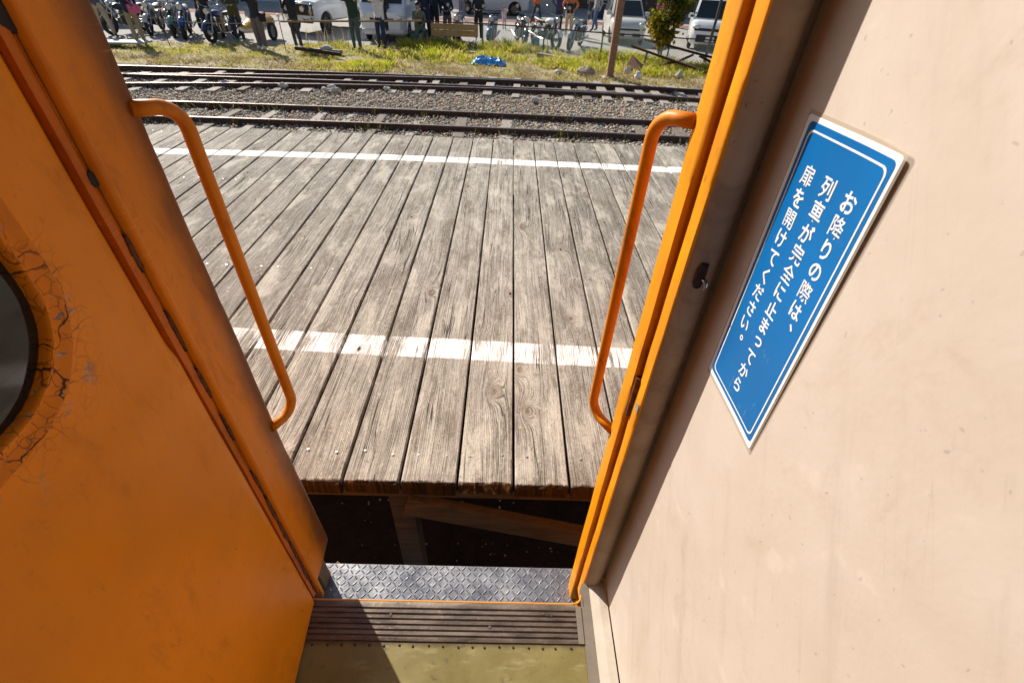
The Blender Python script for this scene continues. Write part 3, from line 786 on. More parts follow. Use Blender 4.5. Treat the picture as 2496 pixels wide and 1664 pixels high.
for x in (-0.405,):
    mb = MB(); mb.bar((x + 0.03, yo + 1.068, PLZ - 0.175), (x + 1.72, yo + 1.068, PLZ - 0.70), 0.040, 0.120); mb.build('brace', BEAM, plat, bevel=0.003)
# ------------------------------------------------------------------ ground, track bed, verge, lot
def ground_mat(name, stops, sc_=14.0, fine=160.0, rough=0.9, bump=0.5, extra=None, spec=0.2):
    m, nt, b = newmat(name)
    P = nd(nt, 'NewGeometry').outputs['Position']
    n = noise(nt, P, sc_, 6, 0.65); f_ = noise(nt, P, fine, 3, 0.6); bigv = noise(nt, P, 0.35, 4, 0.6)
    v = mth(nt, 'ADD', mth(nt, 'MULTIPLY', n, 0.45), mth(nt, 'ADD', mth(nt, 'MULTIPLY', f_, 0.3), mth(nt, 'MULTIPLY', bigv, 0.25)))
    c = ramp(nt, v, stops)
    if extra: c = extra(nt, P, c)
    finish(nt, b, c, rough, v, bump, 0.03)
    b.inputs['Specular IOR Level'].default_value = spec
    return m
def sheet_xy(name, pts, z, m, kind='structure', sub=None):
    mb = MB(); mb.add([(x, y, z) for x, y in pts], [tuple(range(len(pts)))])
    return tag(mb.build(name, m), kind=kind)
ASPH = ground_mat('lot_asphalt', [(0.36, (0.27, 0.255, 0.235)), (0.62, (0.44, 0.42, 0.39))], 6, 60)
sheet_xy('ground', [(-220, -120), (220, -120), (220, 320), (-220, 320)], 0.0, ASPH)
BED = ground_mat('ballast_soil', [(0.36, (0.095, 0.072, 0.050)), (0.62, (0.33, 0.265, 0.195))], 9, 70)
sheet_xy('track_bed', [(-60, -6), (60, -6), (60, 15.0), (-60, 14.6)], 0.004, BED)
def verge_extra(nt, P, c):
    n = noise(nt, P, 1.1, 5, 0.65, 0.4)
    return mix(nt, sstep(nt, n, 0.42, 0.62), c, (0.28, 0.28, 0.06))
VERGE = ground_mat('verge_soil', [(0.34, (0.24, 0.18, 0.10)), (0.64, (0.48, 0.40, 0.27))], 5, 50, extra=verge_extra)
FARX = [-60, -13, -9.5, -6.5, -3, 0, 3, 6.5, 12, 60]; FARY = [17.6, 18.15, 18.6, 19.3, 20.2, 20.5, 19.5, 18.4, 18.0, 18.0]
sheet_xy('verge', [(-60, 14.55)] + [(60, 14.95)] + list(zip(FARX, FARY))[::-1], 0.010, VERGE)
RED = ground_mat('red_paving', [(0.36, (0.20, 0.085, 0.065)), (0.62, (0.36, 0.17, 0.13))], 8, 60)
sheet_xy('pavement', [(-40, 24.0), (-12, 27.4), (1, 29.6), (10, 30.6), (40, 32.4), (40, 33.6), (10, 31.8), (1, 30.8), (-12, 28.7), (-40, 25.4)], 0.008, RED)

# ------------------------------------------------------------------ tracks
RAIL = rust_mat('rail_rust', (0.024, 0.014, 0.011), (0.125, 0.052, 0.030), 35, 0.7)
RAILTOP = simple('rail_head_steel', (0.34, 0.29, 0.26), 0.38, 0.85, 0.35, 12)
SLEEP = timber('sleeper_timber', (0.19, 0.155, 0.125), (0.46, 0.41, 0.36))
SLEEPD = timber('dark_sleeper_timber', (0.10, 0.075, 0.055), (0.25, 0.20, 0.16))
RH = 0.130
rprof = [(-0.055, 0.0), (-0.055, 0.012), (-0.010, 0.022), (-0.010, 0.088), (-0.030, 0.096), (-0.030, 0.124), (-0.024, RH), (0.024, RH), (0.030, 0.124), (0.030, 0.096), (0.010, 0.088), (0.010, 0.022), (0.055, 0.012), (0.055, 0.0)]
def rail(fn, x0, x1, parent, n=44):
    mb = MB(); xs = np.linspace(x0, x1, n)
    mb.rings([[(x, fn(x) + a, h) for a, h in rprof] for x in xs])
    N = len(rprof)
    for i, f_ in enumerate(mb.f):
        if len(f_) == 4 and all(mb.v[q][2] > 0.1235 for q in f_): mb.m[i] = 1
    return mb.build('rail', [RAIL, RAILTOP], parent)
def sleeper(x, y0, y1, parent, m, w=0.20, zt=0.045, yaw=0.0):
    mb = MB(); mb.box(-w/2, w/2, -(y1-y0)/2, (y1-y0)/2, -0.10, 0)
    o = mb.build('sleeper', m, parent, bevel=0.012)
    o.location = (x, (y0+y1)/2, zt); o.rotation_euler = (random.uniform(-.01, .01), random.uniform(-.02, .02), yaw)
    return o
yn = lambda x: 9.665 - 0.0038*(x - 0.3)**2
yB = lambda x: 13.14 + 0.037*x - 0.0115*x*x
def yA(x): return 13.34 + 0.012*x - 0.0043*x*x if x < 0 else yB(x) + 0.075 + 0.125*max(0, 1 - x/4.0)
near = thing('railway_track', 'rusty railway track nearest the platform on pale weathered sleepers', 'railway track')
rail(yn, -16, 11, near); rail(lambda x: yn(x) + 1.085, -16, 11, near)
for x in (-9.6, -8.9, -8.1, -7.25, -6.39, -5.62, -4.86, -3.88, -3.27, -2.63, -1.85, -0.96, -0.03, 0.92, 1.81, 2.76, 3.6, 4.5, 5.4, 6.3):
    sleeper(x, yn(x) - 0.42, yn(x) + 1.50, near, SLEEP if random.random() < .6 else SLEEPD, random.uniform(.16, .24), random.uniform(.012, .05), random.uniform(-.06, .06))
far = thing('railway_track', 'double set of rails meeting at a rusty turnout beside the grass', 'railway track')
rail(yB, -16, 11, far); rail(lambda x: yB(x) + 1.067, -16, 11, far)
rail(yA, -16, 4.0, far); rail(lambda x: yA(x) + 0.99, -16, 4.0, far)
for x in (-10.9, -10.1, -9.3, -8.46, -7.54, -6.85, -6.21, -5.53, -4.9, -4.23, -3.59, -2.9, -2.29, -1.94, -1.22, -0.51, 0.2, 0.89, 1.54, 1.96, 2.48, 3.0, 3.51, 3.94, 4.6, 5.2, 5.9, 6.6):
    sleeper(x, yB(x) - 0.44 + random.uniform(-.06, .05), yB(x) + 1.75, far, SLEEP if random.random() < .75 else SLEEPD, random.uniform(.17, .25), random.uniform(.04, .075), random.uniform(-.05, .05))
# a few chairs (rail blocks) on the sleepers
STONE = simple('pale_stone', (0.52, 0.49, 0.45), 0.9, 0, 0.5, 30, 0.6)

# ballast stones: uncountable
def stones(name, n, xr, yr, smin, smax, zr, mats, dens=None):
    base = np.array([(1,0,0),(-1,0,0),(0,1,0),(0,-1,0),(0,0,1),(0,0,-1)], float)
    tri = np.array([(0,2,4),(2,1,4),(1,3,4),(3,0,4),(2,0,5),(1,2,5),(3,1,5),(0,3,5)])
    xs = rng.uniform(*xr, n); ys = rng.uniform(*yr, n)
    if dens is not None:
        keep = rng.random(n) < dens(xs, ys); xs, ys = xs[keep], ys[keep]; n = len(xs)
    sz = smin + (smax - smin)*rng.random(n)**2.2
    ang = rng.uniform(0, 6.28, n)
    V = base[None] * (sz[:, None, None] * rng.uniform(0.65, 1.25, (n, 6, 1)))
    V[:, :, 2] *= 0.72
    V += rng.normal(0, 0.12, (n, 6, 3)) * sz[:, None, None]
    ca, sa = np.cos(ang)[:, None], np.sin(ang)[:, None]
    X = V[:, :, 0]*ca - V[:, :, 1]*sa + xs[:, None]; Y = V[:, :, 0]*sa + V[:, :, 1]*ca + ys[:, None]
    Zz = V[:, :, 2] + (zr[0] + (zr[1]-zr[0])*rng.random(n))[:, None]
    vv_ = np.stack([X, Y, Zz], 2).reshape(-1, 3)
    ff = (tri[None] + (np.arange(n)*6)[:, None, None]).reshape(-1, 3)
    me = bpy.data.meshes.new(name)
    me.vertices.add(len(vv_)); me.vertices.foreach_set('co', vv_.ravel())
    me.loops.add(ff.size); me.loops.foreach_set('vertex_index', ff.ravel().astype(np.int32))
    me.polygons.add(len(ff)); me.polygons.foreach_set('loop_start', (np.arange(len(ff))*3).astype(np.int32))
    for m in mats: me.materials.append(m)
    me.polygons.foreach_set('material_index', np.repeat(rng.integers(0, len(mats), n), 8).astype(np.int32))
    me.update(calc_edges=True)
    o = bpy.data.objects.new(name, me); col.objects.link(o)
    return o
SM = [simple('ballast_' + nm, c, 0.9, 0, 0.35, 40) for nm, c in (('grey', (0.45, 0.41, 0.35)), ('pale', (0.64, 0.58, 0.49)), ('brown', (0.42, 0.30, 0.20)), ('blue', (0.34, 0.335, 0.31)), ('dark', (0.24, 0.20, 0.16)), ('tan', (0.58, 0.45, 0.32)))]
o = stones('ballast', 46000, (-12.5, 7.5), (8.9, 13.3), 0.010, 0.046, (0.005, 0.030), SM)
tag(o, 'grey and brown ballast stones lying between and beside the rails', 'gravel', kind='stuff')
o = stones('ballast', 5000, (-10, 8), (13.3, 15.2), 0.010, 0.040, (0.0, 0.02), SM)
tag(o, 'sparse ballast among the far rails at the grass edge', 'gravel', kind='stuff')
sheet_xy('track_bed', [(-12, -4), (10, -4), (10, 6.5), (-12, 6.5)], 0.008, ground_mat('shade_dark_soil', [(0.36, (0.010, 0.008, 0.006)), (0.62, (0.034, 0.025, 0.018))], 9, 70))  # soil colour darkened to paint in the shade under platform and car
o = stones('gravel', 1500, (-2.6, 1.8), (0.4, 4.5), 0.003, 0.011, (0.008, 0.014), [SM[2], SM[3], SM[4]])
tag(o, 'loose gravel in the dark gap beneath the plank platform', 'gravel', kind='stuff')
# larger pale stones lying on the sleeper ends
for i, (x, y, s_) in enumerate(((-6.75, 12.45, .15), (-5.45, 12.55, .14), (-4.28, 12.55, .14), (-4.36, 12.30, .12), (-4.12, 12.30, .13), (-3.0, 12.72, .11), (0.62, 12.25, .14))):
    mb = MB(); s_ *= .78; mb.sphere((0, 0, 0), (s_*1.1, s_*.8, s_*.62), 8, 5)
    mb.v = [tuple(Vector(p) * (1 + 0.55*mnoise.noise(Vector(p)*13 + Vector((i*7, 0, 0))))) for p in mb.v]
    o = mb.build('loose_stone', STONE, smooth=R(15)); o.location = (x, y, 0.05 + s_*.45)
    tag(o, ('pale rounded stone on a sleeper end at the far left, first from the door edge', 'pale rounded stone on a sleeper end, second from the left door', 'topmost of the three pale stones heaped by the far rail', 'left lower stone of the three heaped by the far rail', 'right lower stone of the three heaped by the far rail', 'small square pale stone close under the far rail', 'dark edged pale stone lying apart in the ballast right of centre')[i], 'stone', 'loose stones by the far rails')

# ------------------------------------------------------------------ grass and weeds
def leaf_mat(name, c, trans=0.5, hue=None, clump=None):
    m = bpy.data.materials.new(name); m.use_nodes = True; MATS[name] = m
    nt = m.node_tree; out = nt.nodes['Material Output']; nt.nodes.remove(nt.nodes['Principled BSDF'])
    P = nd(nt, 'NewGeometry')
    n = noise(nt, P.outputs['Position'], 2.3, 4, 0.6)
    rp = P.outputs['Random Per Island']
    cc = mix(nt, rp, tuple(x*0.72 for x in c), tuple(min(.9, x*1.3) for x in c))
    if clump: cc = mix(nt, mth(nt, 'MULTIPLY', sstep(nt, noise(nt, P.outputs['Position'], 0.9, 3, 0.6), 0.52, 0.62), 0.75), cc, clump)
    if hue: cc = mix(nt, sstep(nt, mth(nt, 'ADD', n, mth(nt, 'MULTIPLY', rp, 0.25)), 0.52, 0.78), cc, hue)
    d = nd(nt, 'BsdfDiffuse', {'Color': cc}); t = nd(nt, 'BsdfTranslucent', {'Color': cc})
    ms = nd(nt, 'MixShader', {0: trans, 1: d.outputs[0], 2: t.outputs[0]})
    nt.links.new(ms.outputs[0], out.inputs[0])
    return m
GRASS = leaf_mat('grass_blades', (0.43, 0.45, 0.030), 0.58, (0.60, 0.50, 0.16), (0.10, 0.15, 0.025))
WEED = leaf_mat('weed_blades', (0.085, 0.10, 0.025), 0.45, (0.25, 0.20, 0.07))
def blades(name, xs, ys, hs, w, m, label, lean=0.35, z=0.0):
    n = len(xs); a = rng.uniform(0, 6.28, n); lx = rng.normal(0, lean, n)*hs; ly = rng.normal(0, lean, n)*hs
    ww = w*(0.6 + 0.8*rng.random(n))
    dx, dy = np.cos(a)*ww, np.sin(a)*ww
    v = np.empty((n, 4, 3))
    v[:, 0] = np.stack([xs - dx, ys - dy, np.full(n, z)], 1); v[:, 1] = np.stack([xs + dx, ys + dy, np.full(n, z)], 1)
    v[:, 2] = np.stack([xs + lx*.4 + dx*.8, ys + ly*.4 + dy*.8, z + hs*.6], 1); v[:, 3] = np.stack([xs + lx, ys + ly, z + hs], 1)
    ff = (np.array([(0, 1, 2), (0, 2, 3)])[None] + (np.arange(n)*4)[:, None, None]).reshape(-1, 3)
    me = bpy.data.meshes.new(name); vv_ = v.reshape(-1, 3)
    me.vertices.add(len(vv_)); me.vertices.foreach_set('co', vv_.ravel())
    me.loops.add(ff.size); me.loops.foreach_set('vertex_index', ff.ravel().astype(np.int32))
    me.polygons.add(len(ff)); me.polygons.foreach_set('loop_start', (np.arange(len(ff))*3).astype(np.int32))
    me.materials.append(m); me.update(calc_edges=True)
    o = bpy.data.objects.new(name, me); col.objects.link(o)
    return tag(o, label, 'grass', kind='stuff')
def pn(x, y, s, o=0): return mnoise.noise((x*s + o, y*s, o*1.7))
N = 150000
xs = rng.uniform(-14.5, 10.5, N); ys = rng.uniform(14.8, 20.8, N)
far_e = np.interp(xs, FARX, FARY)
ph = np.array([pn(a, b_, 0.55, 3) for a, b_ in zip(xs, ys)]); p2 = np.array([pn(a, b_, 1.7, 9) for a, b_ in zip(xs, ys)])
cen = np.clip((xs + 7.5)/3.0, 0, 1)             # lush in the middle and right, trampled at the left
t = np.clip((ys - 14.8) / np.maximum(far_e - 14.8, 0.1), 0, 1.2)
hgt = (0.045 + 0.045*p2) + cen*(0.06 + 0.20*np.clip(t - 0.30, 0, 1) + 0.16*np.clip(ph, -.3, .6))
dens = 0.26 + 0.95*ph + 0.5*p2 + 0.15*cen - 0.80*np.exp(-((t - 0.12)/0.22)**2)*(xs > -3.5) - 0.3*(np.abs(t - .95) < .08)*(1 - cen)
keep = (rng.random(N) < np.clip(dens, 0.03, 1)) & (ys < far_e + 0.1*p2) & (hgt > 0.02)
dry = (rng.random(N) < np.clip(0.55*np.exp(-((t - 0.14)/0.20)**2) + 0.12, 0, 1)*np.clip(.6 + p2, 0, 1)) & (ys < far_e)
blades('dry_grass', xs[dry], ys[dry], rng.uniform(.03, .13, dry.sum()), 0.008, leaf_mat('dry_grass_blades', (.46, .36, .20), .3), 'low dry straw coloured grass beside the far rails', .7)
blades('grass', xs[keep], ys[keep], hgt[keep]*rng.uniform(.6, 1.3, keep.sum()), 0.011, GRASS, 'bright yellow green grass growing between the tracks and the lot')
# weeds along the rails
wx, wy, wh = [], [], []
for fn, o_, y_ in ((yn, -0.12, 1), (lambda x: yn(x) + 1.085, -0.10, 1), (yB, -0.10, .8), (lambda x: yB(x) + 1.067, -0.1, .7), (yn, 0.12, .5)):
    for k in range(120):
        x = random.uniform(-11, 7)
        if mnoise.noise((x*1.3, o_*9 + y_*5, 2)) < -0.05: continue
        for q in range(random.randint(2, 7)):
            wx.append(x + random.gauss(0, .03)); wy.append(fn(x) + o_ + random.gauss(0, .03)); wh.append(random.uniform(.05, .19)*y_)
blades('weeds', np.array(wx), np.array(wy), np.array(wh), 0.006, WEED, 'thin weeds sprouting along the feet of the rails', 0.25)
# ------------------------------------------------------------------ people
SKIN = simple('skin', (0.46, 0.27, 0.18), 0.55, 0, 0.08)
HAIR = simple('dark_hair', (0.018, 0.013, 0.010), 0.5, 0, 0.3, 40)
SHOE = {}
def cloth(c):
    return simple('cloth_%02d_%02d_%02d' % tuple(int(x*99) for x in c), c, 0.85, 0, 0.22, 14, 0.2)
ARMS = {  # elbow, wrist for the left arm (x mirrored for the right); y negative = in front
    'down': ((.235, .02, 1.13), (.245, -.05, .90)),
    'phone': ((.22, -.17, 1.16), (.09, -.33, 1.43)),
    'high': ((.24, -.20, 1.36), (.12, -.30, 1.62)),
    'low': ((.24, -.02, 1.12), (.09, -.22, 1.08)),
    'hips': ((.34, .06, 1.16), (.20, -.04, 1.00)),
    'swing': ((.24, .12, 1.15), (.25, .02, .93)),
}
def person(name_label, loc, face, h=1.68, top=(.05,.05,.07), bottom=(.05,.06,.1), shoes=(.5,.5,.5), arms=('down', 'down'), sleeve=1.0, hem=0.0,
           stride=0.0, hair='short', loose=1.0, legw=1.0, crouch=False, group='people standing along the lot', lean=0.0, holds=None, extra=None, hat=None):
    k = h / 1.70
    V = []; Rr = []; E = []; bones = []
    def v(p, r, r2=None):
        V.append(Vector(p)); Rr.append((r, r2 or r)); return len(V) - 1
    def e(a, b, t): E.append((a, b)); bones.append((a, b, t))
    dz = -0.42 if crouch else 0.0
    L = lean
    pel = v((0, 0.02, .93 + dz), .135*loose, .105*loose)
    sp = v((0, 0.0 - L*.3, 1.10 + dz), .142*loose, .108*loose); ch = v((0, 0.0 - L*.7, 1.28 + dz), .168*loose, .118*loose)
    nb = v((0, .01 - L, 1.425 + dz), .075, .07); nk = v((0, 0.0 - L*1.1, 1.475 + dz), .052); hd = v((0, -.015 - L*1.15, 1.575 + dz), .078, .092); ht = v((0, -.005 - L*1.15, 1.655 + dz), .062, .075)
    e(pel, sp, 'torso'); e(sp, ch, 'torso'); e(ch, nb, 'torso'); e(nb, nk, 'neck'); e(nk, hd, 'head'); e(hd, ht, 'head')
    for s, ar in ((1, arms[0]), (-1, arms[1])):
        st = stride * s
        if crouch:
            hp = v((s*.10, 0, .48), .095*loose); kn = v((s*.16, -.38, .50 if s > 0 else .30), .068*loose); an = v((s*.15, -.16 if s > 0 else .0, .09), .045); to = v((s*.16, -.33 if s > 0 else -.16, .035), .038)
        else:
            hp = v((s*.090, 0.01, .89), .106*loose*legw); kn = v((s*.100, -.02 - st*.5, .50), .078*legw); an = v((s*.105, .02 - st, .095), .057*(legw if legw > 1 else 1)); to = v((s*.112, -.145 - st, .036), .036)
        e(pel, hp, 'thigh'); e(hp, kn, 'thigh'); e(kn, an, 'shin'); e(an, to, 'foot')
        sh = v((s*.175, .0 - L*.9, 1.385 + dz), .062*loose); A = ARMS[ar]
        el = v((s*A[0][0], A[0][1] - L*.9, A[0][2] + dz), .046*loose); wr = v((s*A[1][0], A[1][1] - L*.9, A[1][2] + dz), .030)
        d = (V[wr] - V[el]).normalized(); side = Vector((s, 0, 0)).cross(d); hn = v(V[wr] + d*.07, .030, .02)
        e(ch, sh, 'torso'); e(sh, el, 'uparm'); e(el, wr, 'foarm'); e(wr, hn, 'hand')
        up = d.cross(Vector((s, .01, 0))).normalized()
        for q in range(4):
            a = v(V[hn] + d*.050*(1 - .12*abs(q - 1.3)) + up*.018*(q - 1.5), .0085); e(hn, a, 'hand')
        th = v(V[wr] + d*.055 - Vector((s*.03, 0, 0)), .010); e(wr, th, 'hand')
    nose = v(V[hd] + Vector((0, -.088, .0)), .014, .012); e(hd, nose, 'head')
    for s in (-1, 1):
        ea = v(V[hd] + Vector((s*.078, .01, .0)), .012, .02); e(hd, ea, 'head')
    me = bpy.data.meshes.new('body'); me.from_pydata([tuple(p*k) for p in V], E, [])
    ob = bpy.data.objects.new('body', me); col.objects.link(ob)
    ob.modifiers.new('skin', 'SKIN'); ss = ob.modifiers.new('sub', 'SUBSURF'); ss.levels = 1; ss.render_levels = 1
    for i, d in enumerate(me.skin_vertices[0].data):
        d.radius = (Rr[i][0]*k, Rr[i][1]*k); d.use_root = (i == 0)
    dg = bpy.context.evaluated_depsgraph_get()
    m2 = bpy.data.meshes.new_from_object(ob.evaluated_get(dg))
    bpy.data.objects.remove(ob); bpy.data.meshes.remove(me)
    for m in (SKIN, cloth(top), cloth(bottom), cloth(shoes)): m2.materials.append(m)
    segs = [(V[a]*k, V[b]*k, t, max(Rr[a][0], Rr[b][0])*k) for a, b, t in bones]
    mi = []
    for p in m2.polygons:
        c = p.center; best = 9e9; bt = None; tt = 0
        for a, b, t, r in segs:
            ab = b - a; u = max(0, min(1, (c - a).dot(ab) / max(ab.length_squared, 1e-9)))
            q = (c - a - ab*u).length / r
            if q < best: best = q; bt = t; tt = u
        x = {'torso': 1, 'neck': 0, 'head': 0, 'thigh': 2, 'shin': 2, 'foot': 3, 'hand': 0, 'uparm': 1 if tt < max(sleeve*2, .3) else 0, 'foarm': 1 if sleeve > .9 else 0}[bt]
        if x == 2 and c.z > (.90 - hem)*k + dz*k: x = 1
        if x == 1 and bt == 'torso' and c.z < (.93 - hem)*k + dz*k: x = 2
        mi.append(x)
    m2.polygons.foreach_set('material_index', mi)
    m2.polygons.foreach_set('use_smooth', [True]*len(mi)); m2.name = 'body'
    root = thing('person', name_label, 'person', loc, face, group)
    o = bpy.data.objects.new('body', m2); col.objects.link(o); o.parent = root
    hc = V[hd]*k
    if hair:
        mb = MB(); rs = []
        for i in range(7):
            t = math.pi*min(max(i/8.0, .03), 1)
            rs.append([(hc.x + .094*k*math.sin(t)*math.cos(q), hc.y + .012*k + .108*k*math.sin(t)*math.sin(q)*(1 if math.sin(q) > 0 else .92), hc.z + .035*k + .105*k*math.cos(t) + (0.055*k if math.sin(q) < -.3 and i > 4 else 0)) for q in (-2*math.pi*j/12 for j in range(12))])
        mb.rings(rs)
        if hair == 'long': mb.tube([(0, hc.y + .05*k, hc.z + .03*k), (0, hc.y + .085*k, hc.z - .10*k), (0, hc.y + .10*k, hc.z - .24*k)], [.075*k, .08*k, .03*k], 8)
        mb.build('hair', HAIR, root, smooth=3)
    for s in (-1, 1):
        mb = MB(); mb.sphere((hc.x + s*.032*k, hc.y - .083*k, hc.z + .012*k), .011*k, 6, 4); mb.build('eye', HAIR, root)
    if hat:
        mb = MB(); mb.sphere((hc.x, hc.y + .01, hc.z + .065*k), (.105*k, .118*k, .085*k), 12, 6); mb.disc((hc.x, hc.y - .11*k, hc.z + .055*k), .07*k, .012, 'Z', 12); mb.build('cap', cloth(hat), root, smooth=R(40))
    if extra: extra(root, k, V)
    if holds:
        c = (V[bones[[b[2] for b in bones].index('foarm')][1]] ) * k
        if holds == 'phone':
            o = MB().box(-.038, .038, -.006, .006, -.075, .075).build('phone', DARK, None, bevel=.004)
            tag(o, 'dark phone held up by the ' + name_label.replace(' taking a picture', ''), 'phone')
        else:
            mb = MB(); mb.box(-.07, .07, -.03, .03, -.05, .05); mb.tube([(0, -.03, 0), (0, -.13, 0)], .042, 12); mb.box(-.03, .03, -.02, .02, .05, .075)
            o = mb.build('camera', DARK, None); tag(o, 'black camera held by the ' + name_label.replace(' photographing', ''), 'camera')
        o.location = Vector(loc) + Matrix.Rotation(face, 3, 'Z') @ Vector((0, c.y - (.05 if holds == 'phone' else .01), c.z + .06)); o.rotation_euler = (0, 0, face)
    return root
def shoulder_bag(c):
    def f_(root, k, V):
        mb = MB(); mb.box(-.02, .30, -.20, -.10, .86, 1.10); mb.build('bag', cloth(c), root, bevel=.03)
        mb = MB(); mb.tube([(-.16, -.06, 1.40), (-.02, -.16, 1.25), (.14, -.17, 1.09)], .018, 6); mb.build('bag_strap', cloth(tuple(x*.8 for x in c)), root)
    return f_
def backpack(c):
    def f_(root, k, V):
        mb = MB(); mb.box(-.15, .15, .10, .26, 1.0, 1.38); mb.build('backpack', cloth(c), root, bevel=.04)
    return f_
NAVY = (.022, .026, .065); BLACK = (.026, .026, .030); JEAN = (.035, .055, .12)
FACE_CAM = 0.0
person('walking person with beige trousers half hidden by the orange door', (-13.75, 18.9, 0), R(60), 1.7, (.10, .10, .12), (.52, .40, .28), (.04, .04, .04), stride=.22)
person('person with a navy top, khaki trousers and pink shoulder bag', (-11.83, 17.55, 0), R(35), 1.66, NAVY, (.30, .235, .145), (.35, .12, .05), ('low', 'phone'), extra=shoulder_bag((.62, .13, .26)), stride=.03)
person('person dressed all in black among the parked motorcycles', (-10.38, 19.2, 0), R(-10), 1.72, BLACK, BLACK, BLACK, ('low', 'down'))
person('person with a long olive coat, jeans and green shoes', (-9.28, 18.9, 0), R(15), 1.74, (.075, .075, .028), (.02, .03, .07), (.08, .35, .06), ('low', 'low'), hem=.16, loose=1.12)
person('person with a black sweater and wide grey mauve trousers', (-8.1, 17.85, 0), R(-15), 1.63, BLACK, (.16, .125, .125), (.75, .75, .75), ('high', 'high'), legw=1.35, hair='long', holds='phone', extra=lambda r, k, V: MB().box(.14, .34, -.06, .06, .78, 1.0).build('handbag', cloth((.02, .016, .02)), r, bevel=.03))
person('person with a black top and tight dark grey leggings', (-7.06, 18.2, 0), R(-15), 1.62, BLACK, (.06, .055, .058), (.75, .75, .78), ('phone', 'phone'), legw=.85, holds='phone')
person('man with a green shirt and grey green trousers taking a picture', (-5.21, 18.55, 0), R(-12), 1.74, (.020, .050, .028), (.075, .105, .10), (.05, .05, .05), ('high', 'high'), .5, holds='phone')
person('man with a white T-shirt and dark blue jeans', (-4.51, 19.2, 0), R(-10), 1.72, (.80, .77, .80), (.022, .032, .085), (.08, .05, .04), ('high', 'high'), .5, holds='phone', hem=.03)
person('person with black clothes standing behind the white T-shirt', (-4.62, 20.35, 0), R(-10), 1.66, BLACK, BLACK, (.3, .05, .06), ('low', 'low'), hair='long')
person('crouching photographer with a grey green jacket', (-3.35, 20.30, 0), R(20), 1.75, (.17, .16, .115), (.12, .12, .10), (.1, .1, .1), ('low', 'phone'), crouch=True, holds='camera')
person('person with a navy jacket photographing behind the crouching one', (-3.2, 21.0, 0), R(15), 1.74, NAVY, (.02, .03, .05), (.05, .05, .05), ('phone', 'low'), holds='camera', loose=1.08)
person('dark clothed person just right of the navy jacket', (-2.95, 21.6, 0), R(10), 1.72, (.016, .02, .028), BLACK, BLACK, loose=1.05)
person('woman with long hair and navy jacket looking at her hands', (-2.72, 21.9, 0) if False else (-2.45, 21.5, 0), R(0), 1.60, (.016, .016, .045), (.16, .14, .13), (.3, .3, .3), ('low', 'low'), hair='long')
person('person with a mint green shirt in front of the silver car', (-2.55, 29.0, 0), R(20), 1.62, (.20, .40, .27), (.15, .15, .2), (.7, .7, .7), ('swing', 'down'), .6)
person('person with a hooded black jacket and black trousers behind the board', (-1.29, 22.0, 0), R(0), 1.66, BLACK, BLACK, (.8, .8, .8), ('low', 'low'), hair='long', loose=1.05)
person('small child with pale pink clothes standing alone', (-0.33, 26.2, 0), R(20), 0.90, (.62, .50, .50), (.55, .42, .44), (.05, .05, .06), ('high', 'down'), loose=1.15)
person('walking person with an orange jacket near the building shadow', (1.23, 28.2, 0), R(60), 1.68, (.60, .13, .03), (.02, .03, .06), (.06, .05, .05), ('low', 'swing'), stride=.25)
person('person with a dark navy blouson seen from behind', (2.18, 26.0, 0), R(165), 1.72, (.035, .035, .11), BLACK, BLACK, ('hips', 'low'), loose=1.1)
person('person with an orange and black jacket and beige trousers', (2.52, 24.6, 0), R(180), 1.70, (.62, .18, .06), (.50, .38, .24), (.62, .28, .18), ('hips', 'hips'), loose=1.12, extra=lambda r, k, V: MB().tube([(0, .01, .87), (0, .01, .98), (0, .005, 1.10), (0, .0, 1.21)], [.165, .172, .172, .180], 14).build('jacket_panel', cloth((.015, .015, .014)), r, smooth=R(50)))
person('person with an open brown jacket in the building shade', (4.45, 31.8, 0), R(0), 1.70, (.24, .20, .16), (.05, .05, .06), (.05, .05, .05), ('hips', 'down'), loose=1.1)
person('walking person with grey top and blue jeans behind the cream car', (4.05, 27.2, 0), R(-60), 1.70, (.30, .30, .31), (.05, .10, .20), (.04, .05, .08), ('swing', 'swing'), stride=.22)
person('person with dark clothes in the shade beside the pink banner', (7.6, 33.5, 0), R(10), 1.70, (.03, .03, .045), BLACK, BLACK)
person('person with a pale striped shirt behind the right white car', (12.2, 31.5, 0), R(0), 1.70, (.60, .60, .68), (.05, .05, .07), BLACK)

